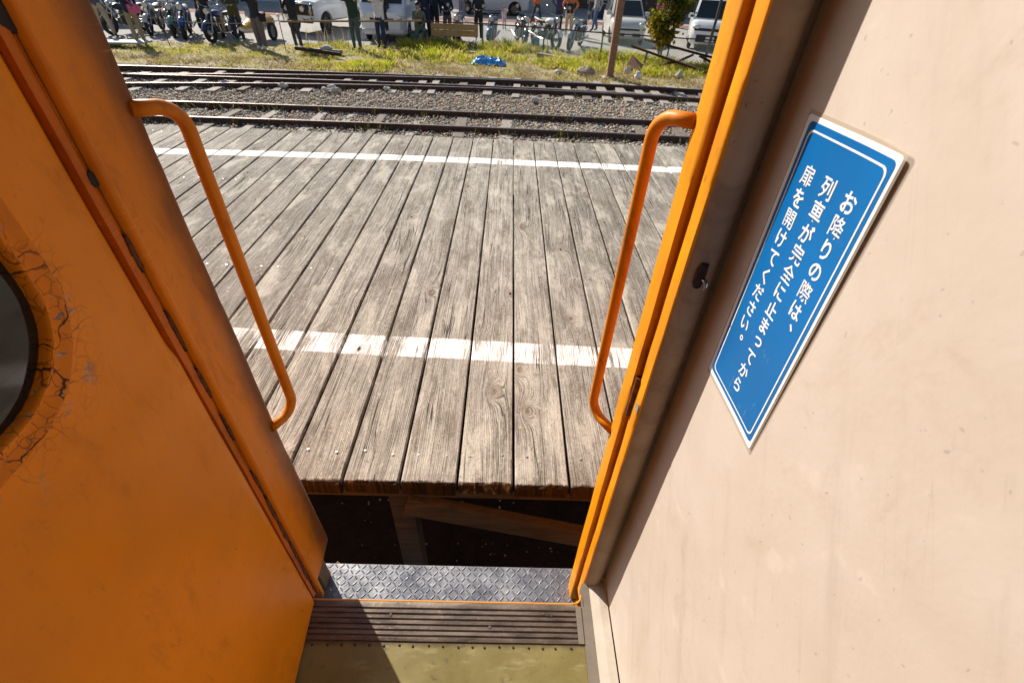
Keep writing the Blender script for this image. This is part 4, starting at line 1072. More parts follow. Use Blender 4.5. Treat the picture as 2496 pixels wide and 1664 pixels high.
# ------------------------------------------------------------------ motorcycles
CHROME = simple('chrome', (0.40, 0.40, 0.41), 0.20, 1.0, 0.1, 20)
TYRE = simple('tyre_rubber', (0.018, 0.017, 0.016), 0.8, 0, 0.3, 30)
ENGINE = simple('engine_alloy', (0.13, 0.13, 0.13), 0.35, 0.9, 0.4, 25)
SEATM = simple('seat_vinyl', (0.02, 0.018, 0.017), 0.5, 0, 0.2, 20)
LAMP = simple('lamp_glass', (0.75, 0.74, 0.68), 0.1, 0.3, 0.1, 20)
def paint(c): return simple('bike_paint_%02d_%02d_%02d' % tuple(int(x*99) for x in c), c, 0.22, 0.0, 0.1, 10, coat=0.6)
def bike_meshes():
    """local: forward = +x, wheels on z = 0"""
    P_ = {}
    for nm, x in (('front_wheel', .72), ('rear_wheel', -.70)):
        mb = MB(); mb.torus((x, 0, .31), .250, .062, 'Y', 26, 8); P_[nm] = (mb, 'tyre')
        mb = MB(); mb.torus((x, 0, .31), .205, .016, 'Y', 26, 6)
        mb.disc((x, 0, .31), .055, .10, 'Y', 12)
        for q in range(12):
            a = 2*math.pi*q/12; mb.tube([(x + .04*math.cos(a), .03*(-1)**q, .31 + .04*math.sin(a)), (x + .205*math.cos(a), 0, .31 + .205*math.sin(a))], .004, 4)
        P_[nm + '/rim'] = (mb, 'chrome')
    def fender(x, a0, a1):
        mb = MB(); rs = []
        for k in range(11):
            a = R(a0 + (a1-a0)*k/10); rs.append([(x + (.335 + d)*math.cos(a), y, .31 + (.335 + d)*math.sin(a)) for y, d in ((-.075, -.03), (-.05, .0), (0, .012), (.05, .0), (.075, -.03), (.05, -.012), (0, 0), (-.05, -.012))])
        mb.rings(rs); return mb
    P_['front_fender'] = (fender(.72, 20, 150), 'paint'); P_['rear_fender'] = (fender(-.70, 20, 165), 'paint')
    for s in (-1, 1):
        mb = MB(); mb.tube([(.72, s*.085, .31), (.60, s*.085, .62), (.47, s*.085, .95)], [.024, .024, .019], 8); P_['fork' + ('' if s < 0 else '_')] = (mb, 'chrome')
    mb = MB(); mb.tube([(.33, -.37, 1.00), (.40, -.30, 1.04), (.47, -.10, 1.00), (.47, .10, 1.00), (.40, .30, 1.04), (.33, .37, 1.00)], .013, 8); P_['handlebar'] = (mb, 'chrome')
    for s in (-1, 1):
        mb = MB(); mb.tube([(.40, s*.29, 1.04), (.42, s*.34, 1.16)], .006, 5); mb.disc((.42, s*.36, 1.20), .055, .022, 'X', 14); P_['mirror' + ('' if s < 0 else '_')] = (mb, 'chrome')
    mb = MB(); mb.sphere((.56, 0, .88), (.085, .098, .098), 14, 8); P_['headlamp'] = (mb, 'chrome')
    mb = MB(); mb.disc((.635, 0, .88), .080, .03, 'X', 16); P_['headlamp/lens'] = (mb, 'lamp')
    mb = MB(); rs = []
    for x, w, z0, z1 in ((-.10, .06, .72, .80), (-.03, .11, .70, .86), (.12, .145, .69, .905), (.28, .135, .70, .90), (.38, .07, .75, .86)):
        rs.append([(x, w*math.cos(a), (z0+z1)/2 + (z1-z0)/2*math.sin(a)) for a in (2*math.pi*j/12 for j in range(12))])
    mb.rings(rs); P_['tank'] = (mb, 'paint')
    mb = MB(); rs = []
    for x, w, z in ((-.86, .07, .80), (-.70, .115, .79), (-.40, .13, .76), (-.15, .10, .76), (-.08, .06, .78)):
        rs.append([(x, w*a, z + h) for a, h in ((-1, -.03), (-1, .01), (-.75, .04), (0, .05), (.75, .04), (1, .01), (1, -.03), (0, -.045))])
    mb.rings(rs); P_['seat'] = (mb, 'seat')
    mb = MB(); mb.box(-.22, .22, -.13, .13, .27, .46)
    for k in range(6): mb.box(-.05 - .004*k, .17 + .004*k, -.11, .11, .47 + .035*k, .487 + .035*k)
    mb.box(-.02, .14, -.08, .08, .46, .69); mb.disc((-.10, 0, .37), .11, .33, 'Y', 14); P_['engine'] = (mb, 'engine')
    for s in (-1, 1):
        mb = MB(); mb.tube([(.17, s*.08, .58), (.33, s*.11, .50), (.34, s*.14, .32), (.20, s*.16, .25), (-.35, s*.17, .27), (-.50, s*.18, .31), (-1.0, s*.19, .36)], [.02, .02, .02, .02, .022, .042, .045], 8); P_['exhaust' + ('' if s < 0 else '_')] = (mb, 'chrome')
    mb = MB(); mb.tube([(.47, 0, .92), (.40, 0, .70), (.28, 0, .30), (-.25, 0, .24), (-.70, 0, .31)], .022, 8); mb.tube([(.44, 0, .86), (-.1, 0, .72), (-.75, 0, .70)], .02, 8); P_['frame'] = (mb, 'seat')
    for s in (-1, 1):
        mb = MB(); mb.tube([(-.70, s*.11, .31), (-.52, s*.12, .70)], .022, 8); P_['shock' + ('' if s < 0 else '_')] = (mb, 'chrome')
    mb = MB(); mb.box(-1.03, -.97, -.05, .05, .66, .74); P_['tail_lamp'] = (mb, 'red')
    mb = MB(); mb.box(-1.05, -1.04, -.09, .09, .50, .62); P_['number_plate'] = (mb, 'lampw')
    mb = MB(); mb.tube([(-.05, .10, .26), (-.12, .26, .02)], .012, 6); P_['side_stand'] = (mb, 'seat')
    out = {}
    for nm, (mb, mt) in P_.items():
        me = mb.mesh(nm.strip('_').split('/')[-1]); bm = bmesh.new(); bm.from_mesh(me); bmesh.ops.recalc_face_normals(bm, faces=bm.faces); bm.to_mesh(me); bm.free()
        me.polygons.foreach_set('use_smooth', [True]*len(me.polygons)); me.set_sharp_from_angle(angle=R(40))
        me.materials.append(None); out[nm] = (me, mt)
    return out
BIKE = bike_meshes()
REDL = simple('red_lamp', (0.35, 0.01, 0.01), 0.25)
def bike(label, loc, rz, c, group, lean=-7, scale=1.0, skip=(), engine=None):
    root = thing('motorcycle', label, 'motorcycle', loc, rz, group)
    root.rotation_euler = (R(lean), 0, rz); root.rotation_mode = 'XYZ'; root.scale = (scale,)*3
    mt = {'tyre': TYRE, 'chrome': CHROME, 'lamp': LAMP, 'lampw': LAMP, 'seat': SEATM, 'engine': ENGINE, 'red': REDL, 'paint': paint(c)}
    made = {}
    for nm, (me, k) in BIKE.items():
        if nm in skip: continue
        par = made[nm.split('/')[0]] if '/' in nm else root
        o = bpy.data.objects.new(nm.split('/')[-1].rstrip('_'), me); col.objects.link(o); o.parent = par
        o.material_slots[0].link = 'OBJECT'; o.material_slots[0].material = mt[k]
        made[nm] = o
    return root
GL = 'motorcycles parked in a row at the left'; GR = 'motorcycles parked behind the low fence'
bike('black motorcycle whose front wheel stands left of the pink bag', (-13.75, 20.0, 0), R(-100), (.02, .02, .025), GL)
bike('white and chrome motorcycle right behind the pink bag', (-12.95, 20.3, 0), R(-75), (.55, .53, .50), GL)
bike('silver motorcycle with a green side cover beside the blue one', (-12.15, 20.0, 0), R(-62), (.06, .25, .18), GL)
bike('blue motorcycle, the brightest one in the left row', (-11.55, 19.75, 0), R(-68), (.01, .07, .42), GL, scale=1.05)
bike('grey motorcycle just right of the blue one', (-11.05, 20.5, 0), R(-60), (.33, .33, .34), GL)
bike('blue grey motorcycle left of the person in black', (-10.65, 20.5, 0), R(-64), (.10, .14, .22), GL)
bike('chrome motorcycle in the second rank behind the blue one', (-13.3, 22.0, 0), R(-70), (.45, .42, .38), GL)
bike('dark motorcycle in the second rank behind the grey one', (-12.2, 22.3, 0), R(-75), (.03, .03, .035), GL)
bike('dark blue motorcycle in front of the person in the olive coat', (-9.98, 19.3, 0), R(-98), (.02, .05, .18), GL, lean=0)
# yellow and white sidecar
sd = thing('sidecar', 'yellow and white sidecar beside the dark blue motorcycle', 'sidecar', (-8.95, 19.6, 0), R(-95))
YEL = paint((.70, .36, .015)); WHT = paint((.80, .80, .78))
mb = MB(); rs = []
for x, w, z0, z1 in ((-1.0, .18, .35, .62), (-.8, .30, .27, .74), (-.2, .34, .24, .78), (.3, .32, .25, .68), (.75, .22, .30, .56), (.95, .08, .38, .48)):
    rs.append([(x, w*math.cos(a)*(1 if abs(math.cos(a)) < .8 else 1), (z0+z1)/2 + (z1-z0)/2*math.sin(a)) for a in (2*math.pi*j/14 for j in range(14))])
mb.rings(rs)
for i, f_ in enumerate(mb.f):
    if sum(mb.v[q][2] for q in f_)/len(f_) < .44: mb.m[i] = 1
mb.build('tub', [YEL, WHT], sd, smooth=R(50))
mb = MB(); mb.box(-.45, .05, -.22, .22, .70, .82); mb.build('seat', simple('dark_red_seat', (.07, .02, .025), .6), sd, bevel=.04)
mb = MB(); mb.rings([[(.12, y, .70), (.02, y, .98), (.0, y, .98), (.10, y, .70)] for y in (-.25, .25)]); mb.build('windscreen', simple('screen_glass', (.35, .40, .42), .1, 0, .05), sd)
mb = MB(); mb.torus((-.15, .47, .29), .225, .06, 'Y', 22, 8); w_ = mb.build('wheel', TYRE, sd, smooth=3)
mb = MB(); mb.disc((-.15, .47, .29), .17, .05, 'Y', 16); mb.build('rim', CHROME, w_, smooth=R(40))
bike('motorcycle seen head-on behind the left end of the board', (-2.1, 21.2, 0), R(-92), (.55, .52, .50), GR)
bike('motorcycle with a blue headlamp cowl right of the board', (-0.8, 21.4, 0), R(-95), (.03, .12, .30), GR)
bike('black and chrome touring motorcycle in the middle of the right row', (0.35, 21.4, 0), R(-80), (.025, .025, .03), GR, scale=1.05)
bike('white chopper motorcycle with the big turned front wheel', (1.30, 21.3, 0), R(-62), (.80, .79, .76), GR, scale=1.08)
bike('chrome motorcycle with a round lamp nearest the wooden pole', (2.50, 21.4, 0), R(-112), (.20, .28, .36), GR, scale=1.05)
mb = MB(); mb.sphere((0, 0, .16), (.17, .17, .18), 12, 8); o = mb.build('helmet_bag', simple('teal_vinyl', (.02, .20, .26), .4), smooth=3); o.location = (0.95, 21.2, 0)
tag(o, 'round teal bag on the ground beside the white chopper', 'bag')

# ------------------------------------------------------------------ cars
GLASS = simple('car_glass', (0.025, 0.032, 0.036), 0.06, 0, 0.1, 3)
BLACKP = simple('black_plastic', (0.018, 0.018, 0.019), 0.55, 0, 0.2, 20)
PLATE = simple('number_plate', (0.70, 0.70, 0.68), 0.5, 0, 0.1)
def vehicle(label, cat, loc, rz, c, st, cab, wheels, wr=0.28, gw=0.0, nose=None, name='car', dark_low=False, lamps='oval', extras=None, bonnet=None):
    """local: forward = +x; st = stations (x, half width, z bottom, z top); cab = (xr_b, xr_t, xf_t, xf_b, half width belt, half width roof, z belt, z roof)"""
    root = thing(name, label, cat, loc, rz)
    pm = simple('car_paint_%02d_%02d_%02d' % tuple(int(x*99) for x in c), c, 0.28, 0.0, 0.05, 2, coat=0.5)
    rs = []
    for x, w, z0, z1 in st:
        zm = z0 + (z1 - z0)*.55
        half = [(w*.86, z0), (w*.97, z0 + .06), (w, zm), (w*.985, z1 - .10), (w*.93, z1 - .025), (w*.70, z1)]
        rs.append([(x, y, z) for y, z in half] + [(x, -y, z) for y, z in half[::-1]])
    mb = MB(); mb.rings(rs); body = mb.build('body', pm, root, smooth=R(38))
    cut = MB()
    for wx_ in wheels: cut.disc((wx_, 0, wr), wr + .055, 3.0, 'Y', 22)
    # wheel arches cut through the lower body
    cu = cut.build('cutter', BLACKP); md = body.modifiers.new('arch', 'BOOLEAN'); md.operation = 'DIFFERENCE'; md.object = cu; md.solver = 'EXACT'
    bpy.context.view_layer.update(); cu.matrix_world = Matrix.Identity(4)
    body.parent = None; bpy.context.view_layer.update()
    dg = bpy.context.evaluated_depsgraph_get(); m2 = bpy.data.meshes.new_from_object(body.evaluated_get(dg))
    body.modifiers.clear(); body.data = m2; body.parent = root; bpy.data.objects.remove(cu)
    mb = MB(); hwm = min(s[1] for s in st[1:-1])
    mb.box(st[0][0] + .15, st[-1][0] - .15, -hwm*.72, hwm*.72, st[2][2] + .02, .62); mb.build('underbody', BLACKP, root)
    xb, xt, ft, fb_, wb, wt, zb_, zr = cab
    def sec(t, e=0.0): # outline of the cabin at height fraction t
        x0, x1 = xb + (xt-xb)*t, fb_ + (ft-fb_)*t; w = wb + (wt-wb)*t; r = .10
        return [(x1, -w + r), (x1 - r*.6, -w), ((x0+x1)/2, -w - .015), (x0 + r*.6, -w), (x0, -w + r), (x0, w - r), (x0 + r*.6, w), ((x0+x1)/2, w + .015), (x1 - r*.6, w), (x1, w - r), (x1 + .03, 0)]
    mb = MB(); rs = []
    for t, sh in ((0, 0), (.86, 0), (.96, .03), (1.0, .14)):
        z = zb_ - .03 + (zr - zb_ + .03)*t
        rs.append([(x*(1) - (x - (xb+fb_)/2)*sh, y*(1 - sh), z) for x, y in sec(t)])
    mb.rings(rs); mb.build('cabin', pm, root, smooth=R(40))
    def glass(nm, pts, off):
        mb = MB(); o_ = Vector(off); mb.rings([[tuple(Vector(p) + o_*.5) for p in pts], [tuple(Vector(p) - o_*1.2) for p in pts]]); return mb.build(nm, GLASS, root)
    t0, t1 = .10, .88
    def pt(front, t, f): # point on windscreen
        x = (fb_ + (ft-fb_)*t) if front else (xb + (xt-xb)*t); w = (wb + (wt-wb)*t)*f; z = zb_ + (zr - zb_)*t
        return (x + (.03*(1-abs(f)) if front else 0), w, z)
    glass('windscreen', [pt(True, t0, -.90), pt(True, t0, 0), pt(True, t0, .90), pt(True, t1, .88), pt(True, t1, 0), pt(True, t1, -.88)], (.016, 0, .006))
    glass('rear_window', [pt(False, t0, -.86), pt(False, t0, .86), pt(False, t1, .84), pt(False, t1, -.84)], (-.016, 0, .004))
    for s in (-1, 1):
        n = 2 if (fb_ - xb) < 3.2 else 3
        for i in range(n):
            def sp_(f, t):
                x0, x1 = xb + (xt-xb)*t, fb_ + (ft-fb_)*t; f2 = .06 + .88*f
                return (x0 + (x1-x0)*f2, s*(wb + (wt-wb)*t + .012), zb_ + (zr-zb_)*t)
            a, b_ = i/n + .02, (i+1)/n - .02
            glass('side_window', [sp_(a, t0), sp_(b_, t0), sp_(b_, t1), sp_(a, t1)], (0, s*.016, 0))
        mb = MB(); mb.box(fb_ - .30, fb_ - .18, s*(wb + .02), s*(wb + .20), zb_ + .04, zb_ + .20); mb.build('mirror', pm if not dark_low else BLACKP, root, bevel=.03)
    for wx_ in wheels:
        for s in (-1, 1):
            hw = np.interp(wx_, [q[0] for q in st], [q[1] for q in st])
            mb = MB(); mb.torus((wx_, s*(hw - .10), wr), wr - .075, .08, 'Y', 24, 8); wl_ = mb.build('wheel', TYRE, root, smooth=3)
            mb = MB(); mb.disc((wx_, s*(hw - .105), wr), wr - .10, .10, 'Y', 18)
            for q in range(6):
                a = 2*math.pi*q/6; mb.bar((wx_ + .04*math.cos(a), s*(hw - .05), wr + .04*math.sin(a)), (wx_ + (wr-.09)*math.cos(a), s*(hw - .05), wr + (wr-.09)*math.sin(a)), .03, .03, (0, 1, 0))
            mb.build('rim', ENGINE if not dark_low else CHROME, wl_)
    xf = st[-1][0]; wf = st[-2][1]; zt = st[-2][3]; zlow = st[-2][2]
    if nose: nose(root, xf, wf, zt, zlow, pm)
    if extras: extras(root, pm)
    return root
def nose_basic(grille=(.30, .36, .62), lower=(.22, .36), lamp=(.50, .72, .26), plate_z=.45, fog=False):
    def f_(root, xf, wf, zt, zl, pm):
        g0, g1, gw_ = grille
        mb = MB(); mb.box(xf - .10, xf + .012, -wf*gw_, wf*gw_, zl + g0, zl + g1); mb.build('grille', BLACKP, root, bevel=.01)
        mb = MB(); mb.box(xf - .10, xf + .010, -wf*.70, wf*.70, zl + lower[0] - .16, zl + lower[1] - .16); mb.build('lower_grille', BLACKP, root, bevel=.01)
        for s in (-1, 1):
            mb = MB(); mb.sphere((xf - .10, s*wf*.74, zl + (lamp[0] + lamp[1])/2), (.13, lamp[2]*.55, (lamp[1]-lamp[0])*.62), 14, 8); mb.build('headlamp', LAMP, root, smooth=3)
        mb = MB(); mb.box(xf + .013, xf + .028, -.165, .165, plate_z - .08, plate_z + .08); mb.build('number_plate', PLATE, root)
    return f_
CREAMC = (.66, .64, .58); WHITEC = (.80, .80, .79); SILVC = (.47, .47, .48)
def stn(x0, x1, w, zb_, belt, hood, nz, hl):
    return [(x0, w*.80, zb_ + .10, belt - .10), (x0 + .10, w*.95, zb_ + .02, belt), (x0 + .5, w, zb_, belt), (x1 - hl - .1, w, zb_, belt), (x1 - hl*.5, w*.99, zb_, (belt + hood)/2 + .03), (x1 - .14, w*.94, zb_ + .02, hood), (x1, w*.78, zb_ + .12, hood - .16)]
vehicle('small cream hatchback with a dark windscreen beside the wooden pole', 'car', (4.90, 24.55, 0), R(-92), CREAMC, stn(-1.7, 1.7, .745, .20, .93, .80, 0, .75), (-1.65, -1.40, .22, 1.02, .70, .56, .91, 1.52), (-1.15, 1.15), .27, nose=nose_basic((.30, .36, .62), (.24, .36), (.36, .58, .26), .40))
vehicle('boxy white car with a black lower grille at the right', 'car', (8.50, 23.95, 0), R(-106), WHITEC, stn(-1.85, 1.85, .83, .20, 1.02, .98, 0, .62), (-1.80, -1.68, .75, 1.30, .79, .68, 1.0, 1.72), (-1.22, 1.24), .31, nose=nose_basic((.46, .56, .85), (.24, .50), (.50, .66, .34), .42))
vehicle('silver car parked side-on along the far kerb', 'car', (-1.30, 33.0, 0), R(6), SILVC, stn(-2.2, 2.2, .85, .20, .98, .90, 0, .95), (-2.1, -1.55, .35, 1.35, .82, .64, .96, 1.55), (-1.35, 1.38), .32, nose=nose_basic((.42, .54, .6), (.24, .36), (.46, .62, .30), .42))
def van_nose(root, xf, wf, zt, zl, pm):
    nose_basic((.42, .52, .55), (.22, .34), (.42, .66, .28), .42)(root, xf, wf, zt, zl, pm)
    mb = MB(); mb.box(xf - .20, xf + .035, -wf*.98, wf*.98, .30, .44); mb.build('bumper', simple('silver_bumper', (.60, .60, .64), .3, .3), root, bevel=.04)
vehicle('white van facing the tracks behind the white T-shirt', 'van', (-4.60, 22.5, 0), R(-92), (.74, .75, .80), stn(-2.2, 2.2, .84, .24, 1.15, 1.10, 0, .42), (-2.17, -2.10, 1.35, 2.02, .81, .72, 1.12, 1.98), (-1.35, 1.45), .31, nose=van_nose, name='van')
def suv_extra(root, pm):
    mb = MB(); mb.tube([(1.92, -.62, .46), (1.98, -.60, .62), (1.98, -.60, .98), (1.90, -.58, 1.04), (1.90, .58, 1.04), (1.98, .60, .98), (1.98, .60, .62), (1.92, .62, .46)], .028, 8); mb.build('bull_bar', CHROME, root, smooth=3)
    for y, z in ((-.33, .86), (.33, .86)):
        mb = MB(); mb.disc((2.02, y, z), .10, .07, 'X', 16); l = mb.build('spot_lamp', CHROME, root, smooth=R(40)); mb = MB(); mb.disc((2.06, y, z), .085, .02, 'X', 16); mb.build('lens', LAMP, l)
    mb = MB(); mb.box(1.95, 1.97, .52, .66, .70, .82); mb.build('indicator', simple('amber_lamp', (.75, .28, .02), .3), root)
vehicle('white off-road car with chrome bull bar and round spot lamps', 'car', (-7.62, 23.2, 0), R(-104), (.78, .80, .79), stn(-1.8, 1.85, .80, .42, 1.14, 1.08, 0, .95), (-1.75, -1.62, .42, .72, .77, .68, 1.12, 1.80), (-1.15, 1.20), .36, nose=nose_basic((.20, .56, .85), (.12, .20), (.34, .56, .22), .52), extras=suv_extra)
vehicle('pale grey car at the far left cut off by the orange door', 'car', (-17.2, 22.3, 0), R(8), (.58, .62, .64), stn(-2.2, 2.2, .85, .20, .98, .90, 0, .95), (-2.1, -1.75, .45, 1.35, .82, .66, .96, 1.60), (-1.35, 1.38), .33, nose=nose_basic())

# ------------------------------------------------------------------ fence, poles, shrub, scrap
GREENP = simple('green_fence_paint', (0.035, 0.14, 0.10), 0.5, 0.1, 0.3, 14)
fp = [(-3.13, 19.75), (-1.02, 19.95), (1.17, 19.55), (3.15, 18.95), (5.4, 18.6), (7.4, 18.35), (9.6, 18.1)]
fence = thing('chain_link_fence', 'low green chain link fence with a rusty top rail along the lot', 'fence', (0, 19.5, 0))
FO = Vector((0, -19.5, 0)); FH = 0.80
for k, (x, y) in enumerate(fp):
    mb = MB(); mb.tube([Vector((x, y, 0)) + FO, Vector((x, y, FH + .02)) + FO], .026, 8); mb.build('post', GREENP, fence, smooth=R(40))
for dx in (-.55, .0):
    pass
mb = MB(); mb.bar(Vector((-3.72, 19.70, 0)) + FO, Vector((-3.16, 19.75, .68)) + FO, .05, .05); mb.build('brace', GREENP, fence)
mb = MB(); mb.bar(Vector((-3.55, 19.62, .42)) + FO, Vector((-3.06, 19.70, .05)) + FO, .04, .04); mb.build('brace', GREENP, fence)
mb = MB(); mb.tube([Vector((x, y, FH)) + FO for x, y in fp], .021, 6); mb.build('top_rail', RUST, fence)
mb = MB()
for (x0, y0), (x1, y1) in zip(fp[1:], fp[2:]):
    L = math.hypot(x1-x0, y1-y0); d = Vector((x1-x0, y1-y0, 0))/L; st_ = .085; H_ = FH - .08
    for s in (-1, 1):
        q = -H_
        while q < L:
            a, b_ = max(q, 0), min(q + H_, L)
            if b_ - a > .02:
                za, zb_ = (a - q), (b_ - q)
                if s < 0: za, zb_ = H_ - za, H_ - zb_
                pa = Vector((x0, y0, .05 + za)) + d*a + FO; pb = Vector((x0, y0, .05 + zb_)) + d*b_ + FO
                mb.tube([pa, pb], .0028, 3, False)
            q += st_
tag(mb.build('wire_mesh', GREENP, fence, fix=False), kind='stuff')
rope = thing('rope_fence', 'thin rope and stakes strung in front of the left crowd', 'fence', (0, 18, 0))
FO2 = Vector((0, -18, 0)); sp = [(-15.0, 18.7), (-10.95, 17.55), (-7.36, 17.80)]
for x, y in sp[1:]:
    mb = MB(); mb.tube([Vector((x, y, 0)) + FO2, Vector((x - (.25 if x < -9 else 0), y + (.3 if x < -9 else 0), .92)) + FO2], .014, 6); mb.build('stake', RUST, rope)
mb = MB(); mb.sphere(Vector((-7.36, 17.80, .95)) + FO2, .055, 10, 6); mb.build('stake_cap', WHITE_P, rope, smooth=3)
pts = []
for (a, b_, sag, za, zb_) in (((-15.0, 18.7), (-11.2, 17.85), .06, .95, .72), ((-11.2, 17.85), (-7.36, 17.80), .10, .72, .82)):
    for k in range(9):
        t = k/8; pts.append(Vector((a[0] + (b_[0]-a[0])*t, a[1] + (b_[1]-a[1])*t, za + (zb_-za)*t - sag*4*t*(1-t))) + FO2)
mb = MB(); mb.tube(pts, .012, 5); mb.build('rope', simple('old_rope', (.34, .28, .19), .9), rope)
mb = MB(); mb.bar((-7.34, 17.82, .80), (-3.16, 19.72, .81), .045, .05); tag(mb.build('fence_rail', timber('rail_timber', (.22, .13, .06), (.42, .27, .14))), 'long thin wooden rail at waist height before the white cars', 'rail')
bd = thing('wooden_board', 'wide brown wooden board hung on the fence rail', 'board', (-2.0, 19.72, 0))
BDM = timber('board_wood', (.33, .19, .075), (.50, .31, .14))
for z0, z1 in ((.40, .585), (.592, .775)):
    mb = MB(); mb.box(-.83, .83, -.015, .015, z0, z1); mb.build('plank', BDM, bd, bevel=.004)
bd.rotation_euler = (0, 0, R(4))
pole = thing('wooden_pole', 'tall square brown wooden pole standing in the grass', 'pole', (2.97, 15.70, 0))
POLEM = timber('pole_timber', (.20, .105, .055), (.33, .19, .115))
MB().box(-.095, .095, -.095, .095, 0, 3.8).build('shaft', POLEM, pole, bevel=.008)
MB().box(-.20, .20, -.17, .17, 0, .06).build('footing', STONE, pole, bevel=.02)
mb = MB(); mb.tube([(7.07, 19.55, 0), (7.10, 19.55, 1.4), (7.09, 19.55, 3.0)], [.055, .05, .045], 8); tag(mb.build('thin_post', timber('dark_post', (.05, .04, .032), (.12, .095, .075)), smooth=3), 'thin dark wooden post in front of the boxy white car', 'post')

def leaf_cloud(name, n, sampler, size, m, parent):
    mb = MB(); V_ = []; F_ = []
    for i in range(n):
        p, s_ = sampler()
        a = Vector((random.gauss(0, 1), random.gauss(0, 1), random.gauss(-.3, .7))).normalized(); b_ = a.cross(Vector((random.random(), random.random(), random.random()))).normalized()
        L = size*random.uniform(.6, 1.4)*s_; w = L*.28; o = len(V_)
        V_ += [tuple(p), tuple(p + a*L*.5 + b_*w), tuple(p + a*L), tuple(p + a*L*.5 - b_*w)]; F_.append((o, o+1, o+2, o+3))
    mb.v, mb.f, mb.m = V_, F_, [0]*len(F_)
    return mb.build(name, m, parent, fix=False)
LEAFD = leaf_mat('shrub_leaf', (.070, .095, .018), .4, (.30, .24, .03)); LEAFY = leaf_mat('shrub_yellow_leaf', (.34, .27, .03), .5)
shrub = thing('shrub', 'tall leafy shrub with green and yellow leaves in front of the cars', 'shrub', (5.25, 18.95, 0))
for k in range(6):
    a = random.uniform(0, 6.28); mb = MB()
    mb.tube([(.06*math.cos(a), .06*math.sin(a), 0), (.10*math.cos(a), .10*math.sin(a), .7), (.2*math.cos(a), .2*math.sin(a), 1.5), (.22*math.cos(a), .22*math.sin(a), 2.3)], [.035, .03, .022, .01], 6); mb.build('trunk', timber('shrub_bark', (.16, .12, .085), (.32, .26, .2)) if k == 0 else MATS['shrub_bark'], shrub)
cl = []
for k in range(34):
    z = random.uniform(.75, 2.55); r_ = .46*math.sin(math.pi*min(1, (z - .3)/2.4))**.6; a = random.uniform(0, 6.28); q = math.sqrt(random.random())
    cl.append((Vector((r_*q*math.cos(a), r_*q*math.sin(a), z)), random.uniform(.12, .24)))
def samp():
    c, r_ = random.choice(cl); d = Vector((random.gauss(0, .5), random.gauss(0, .5), random.gauss(0, .45)))*r_*1.3
    return c + d, 1.0
leaf_cloud('crown', 4200, samp, .12, LEAFD, shrub)
cl2 = [(Vector((-.32, -.25, .95)), .2), (Vector((-.38, -.1, 1.25)), .2), (Vector((-.15, -.35, .70)), .2), (Vector((-.42, 0, 1.05)), .15), (Vector((.1, -.4, .85)), .12)]
def samp2():
    c, r_ = random.choice(cl2); return c + Vector((random.gauss(0, .5), random.gauss(0, .5), random.gauss(0, .7)))*r_, 1.1
leaf_cloud('yellow_foliage', 520, samp2, .14, LEAFY, shrub)
sh2 = thing('shrub', 'small pale green plant at the fence beside the orange door frame', 'shrub', (7.9, 19.3, 0))
MB().tube([(0, 0, 0), (.03, 0, .5), (.0, 0, .9)], [.02, .015, .008], 5).build('trunk', MATS['shrub_bark'], sh2)
def samp3(): return Vector((random.gauss(0, .14), random.gauss(0, .14), random.uniform(.25, 1.0))), 1.0
leaf_cloud('crown', 380, samp3, .13, leaf_mat('pale_leaf', (.20, .26, .03), .5), sh2)

# blue tarpaulin, crumpled
mb = MB(); gx, gy_ = 34, 16; vs = []
for j in range(gy_ + 1):
    for i in range(gx + 1):
        u, w = i/gx, j/gy_; env = max(0, min(1, 6*min(u, 1-u)))*max(0, min(1, 5*min(w, 1-w)))
        x = (u - .5)*1.05 + .05*mnoise.noise((u*5, w*5, 1)); y = (w - .5)*.62 + .07*mnoise.noise((u*6, w*4, 6))
        z = .02 + env*(.11 + .09*mnoise.noise((u*5, w*4, 3)) + .07*abs(mnoise.noise((u*13, w*10, 7))) + .05*mnoise.noise((u*24, w*20, 9)))
        vs.append((x, y, z))
mb.add(vs, [(j*(gx+1)+i, j*(gx+1)+i+1, (j+1)*(gx+1)+i+1, (j+1)*(gx+1)+i) for j in range(gy_) for i in range(gx)])
TARP = simple('blue_tarpaulin', (0.04, 0.32, 0.72), 0.35, 0, 0.4, 11)
o = mb.build('tarpaulin', TARP, smooth=R(30)); o.location = (-0.68, 17.05, 0.03); tag(o, 'crumpled bright blue plastic tarpaulin lying in the grass', 'tarpaulin')
def rock(loc, s_, label, m, seed):
    mb = MB(); mb.sphere((0, 0, 0), s_, 12, 8)
    mb.v = [tuple(Vector(p) * (1 + .45*mnoise.noise(Vector(p)*(1.1/s_[0]) + Vector((seed, 0, 0))) + .25*mnoise.noise(Vector(p)*(3.1/s_[0]) + Vector((seed, 5, 0))))) for p in mb.v]
    o = mb.build('rock', m, smooth=R(14)); o.location = loc; return tag(o, label, 'rock')
rock((2.30, 16.05, .05), (.28, .22, .20), 'brown rounded rock in the grass left of the wooden pole', simple('brown_rock', (.36, .29, .22), .9, 0, .4, 9, .4), 4)
rock((3.85, 15.85, .09), (.085, .085, .11), 'whitish round insulator cap at the foot of the scrap frame', simple('porcelain', (.70, .70, .72), .3), 8)
rock((3.62, 16.35, .14), (.10, .09, .11), 'second whitish lump just behind the insulator cap', STONE, 12)
rock((5.15, 16.1, .10), (.10, .09, .12), 'pale lump in the grass under the middle of the scrap frame', STONE, 15)
rock((1.45, 16.0, .05), (.14, .10, .08), 'flat grey stone in the dry grass right of the tarpaulin', STONE, 19)
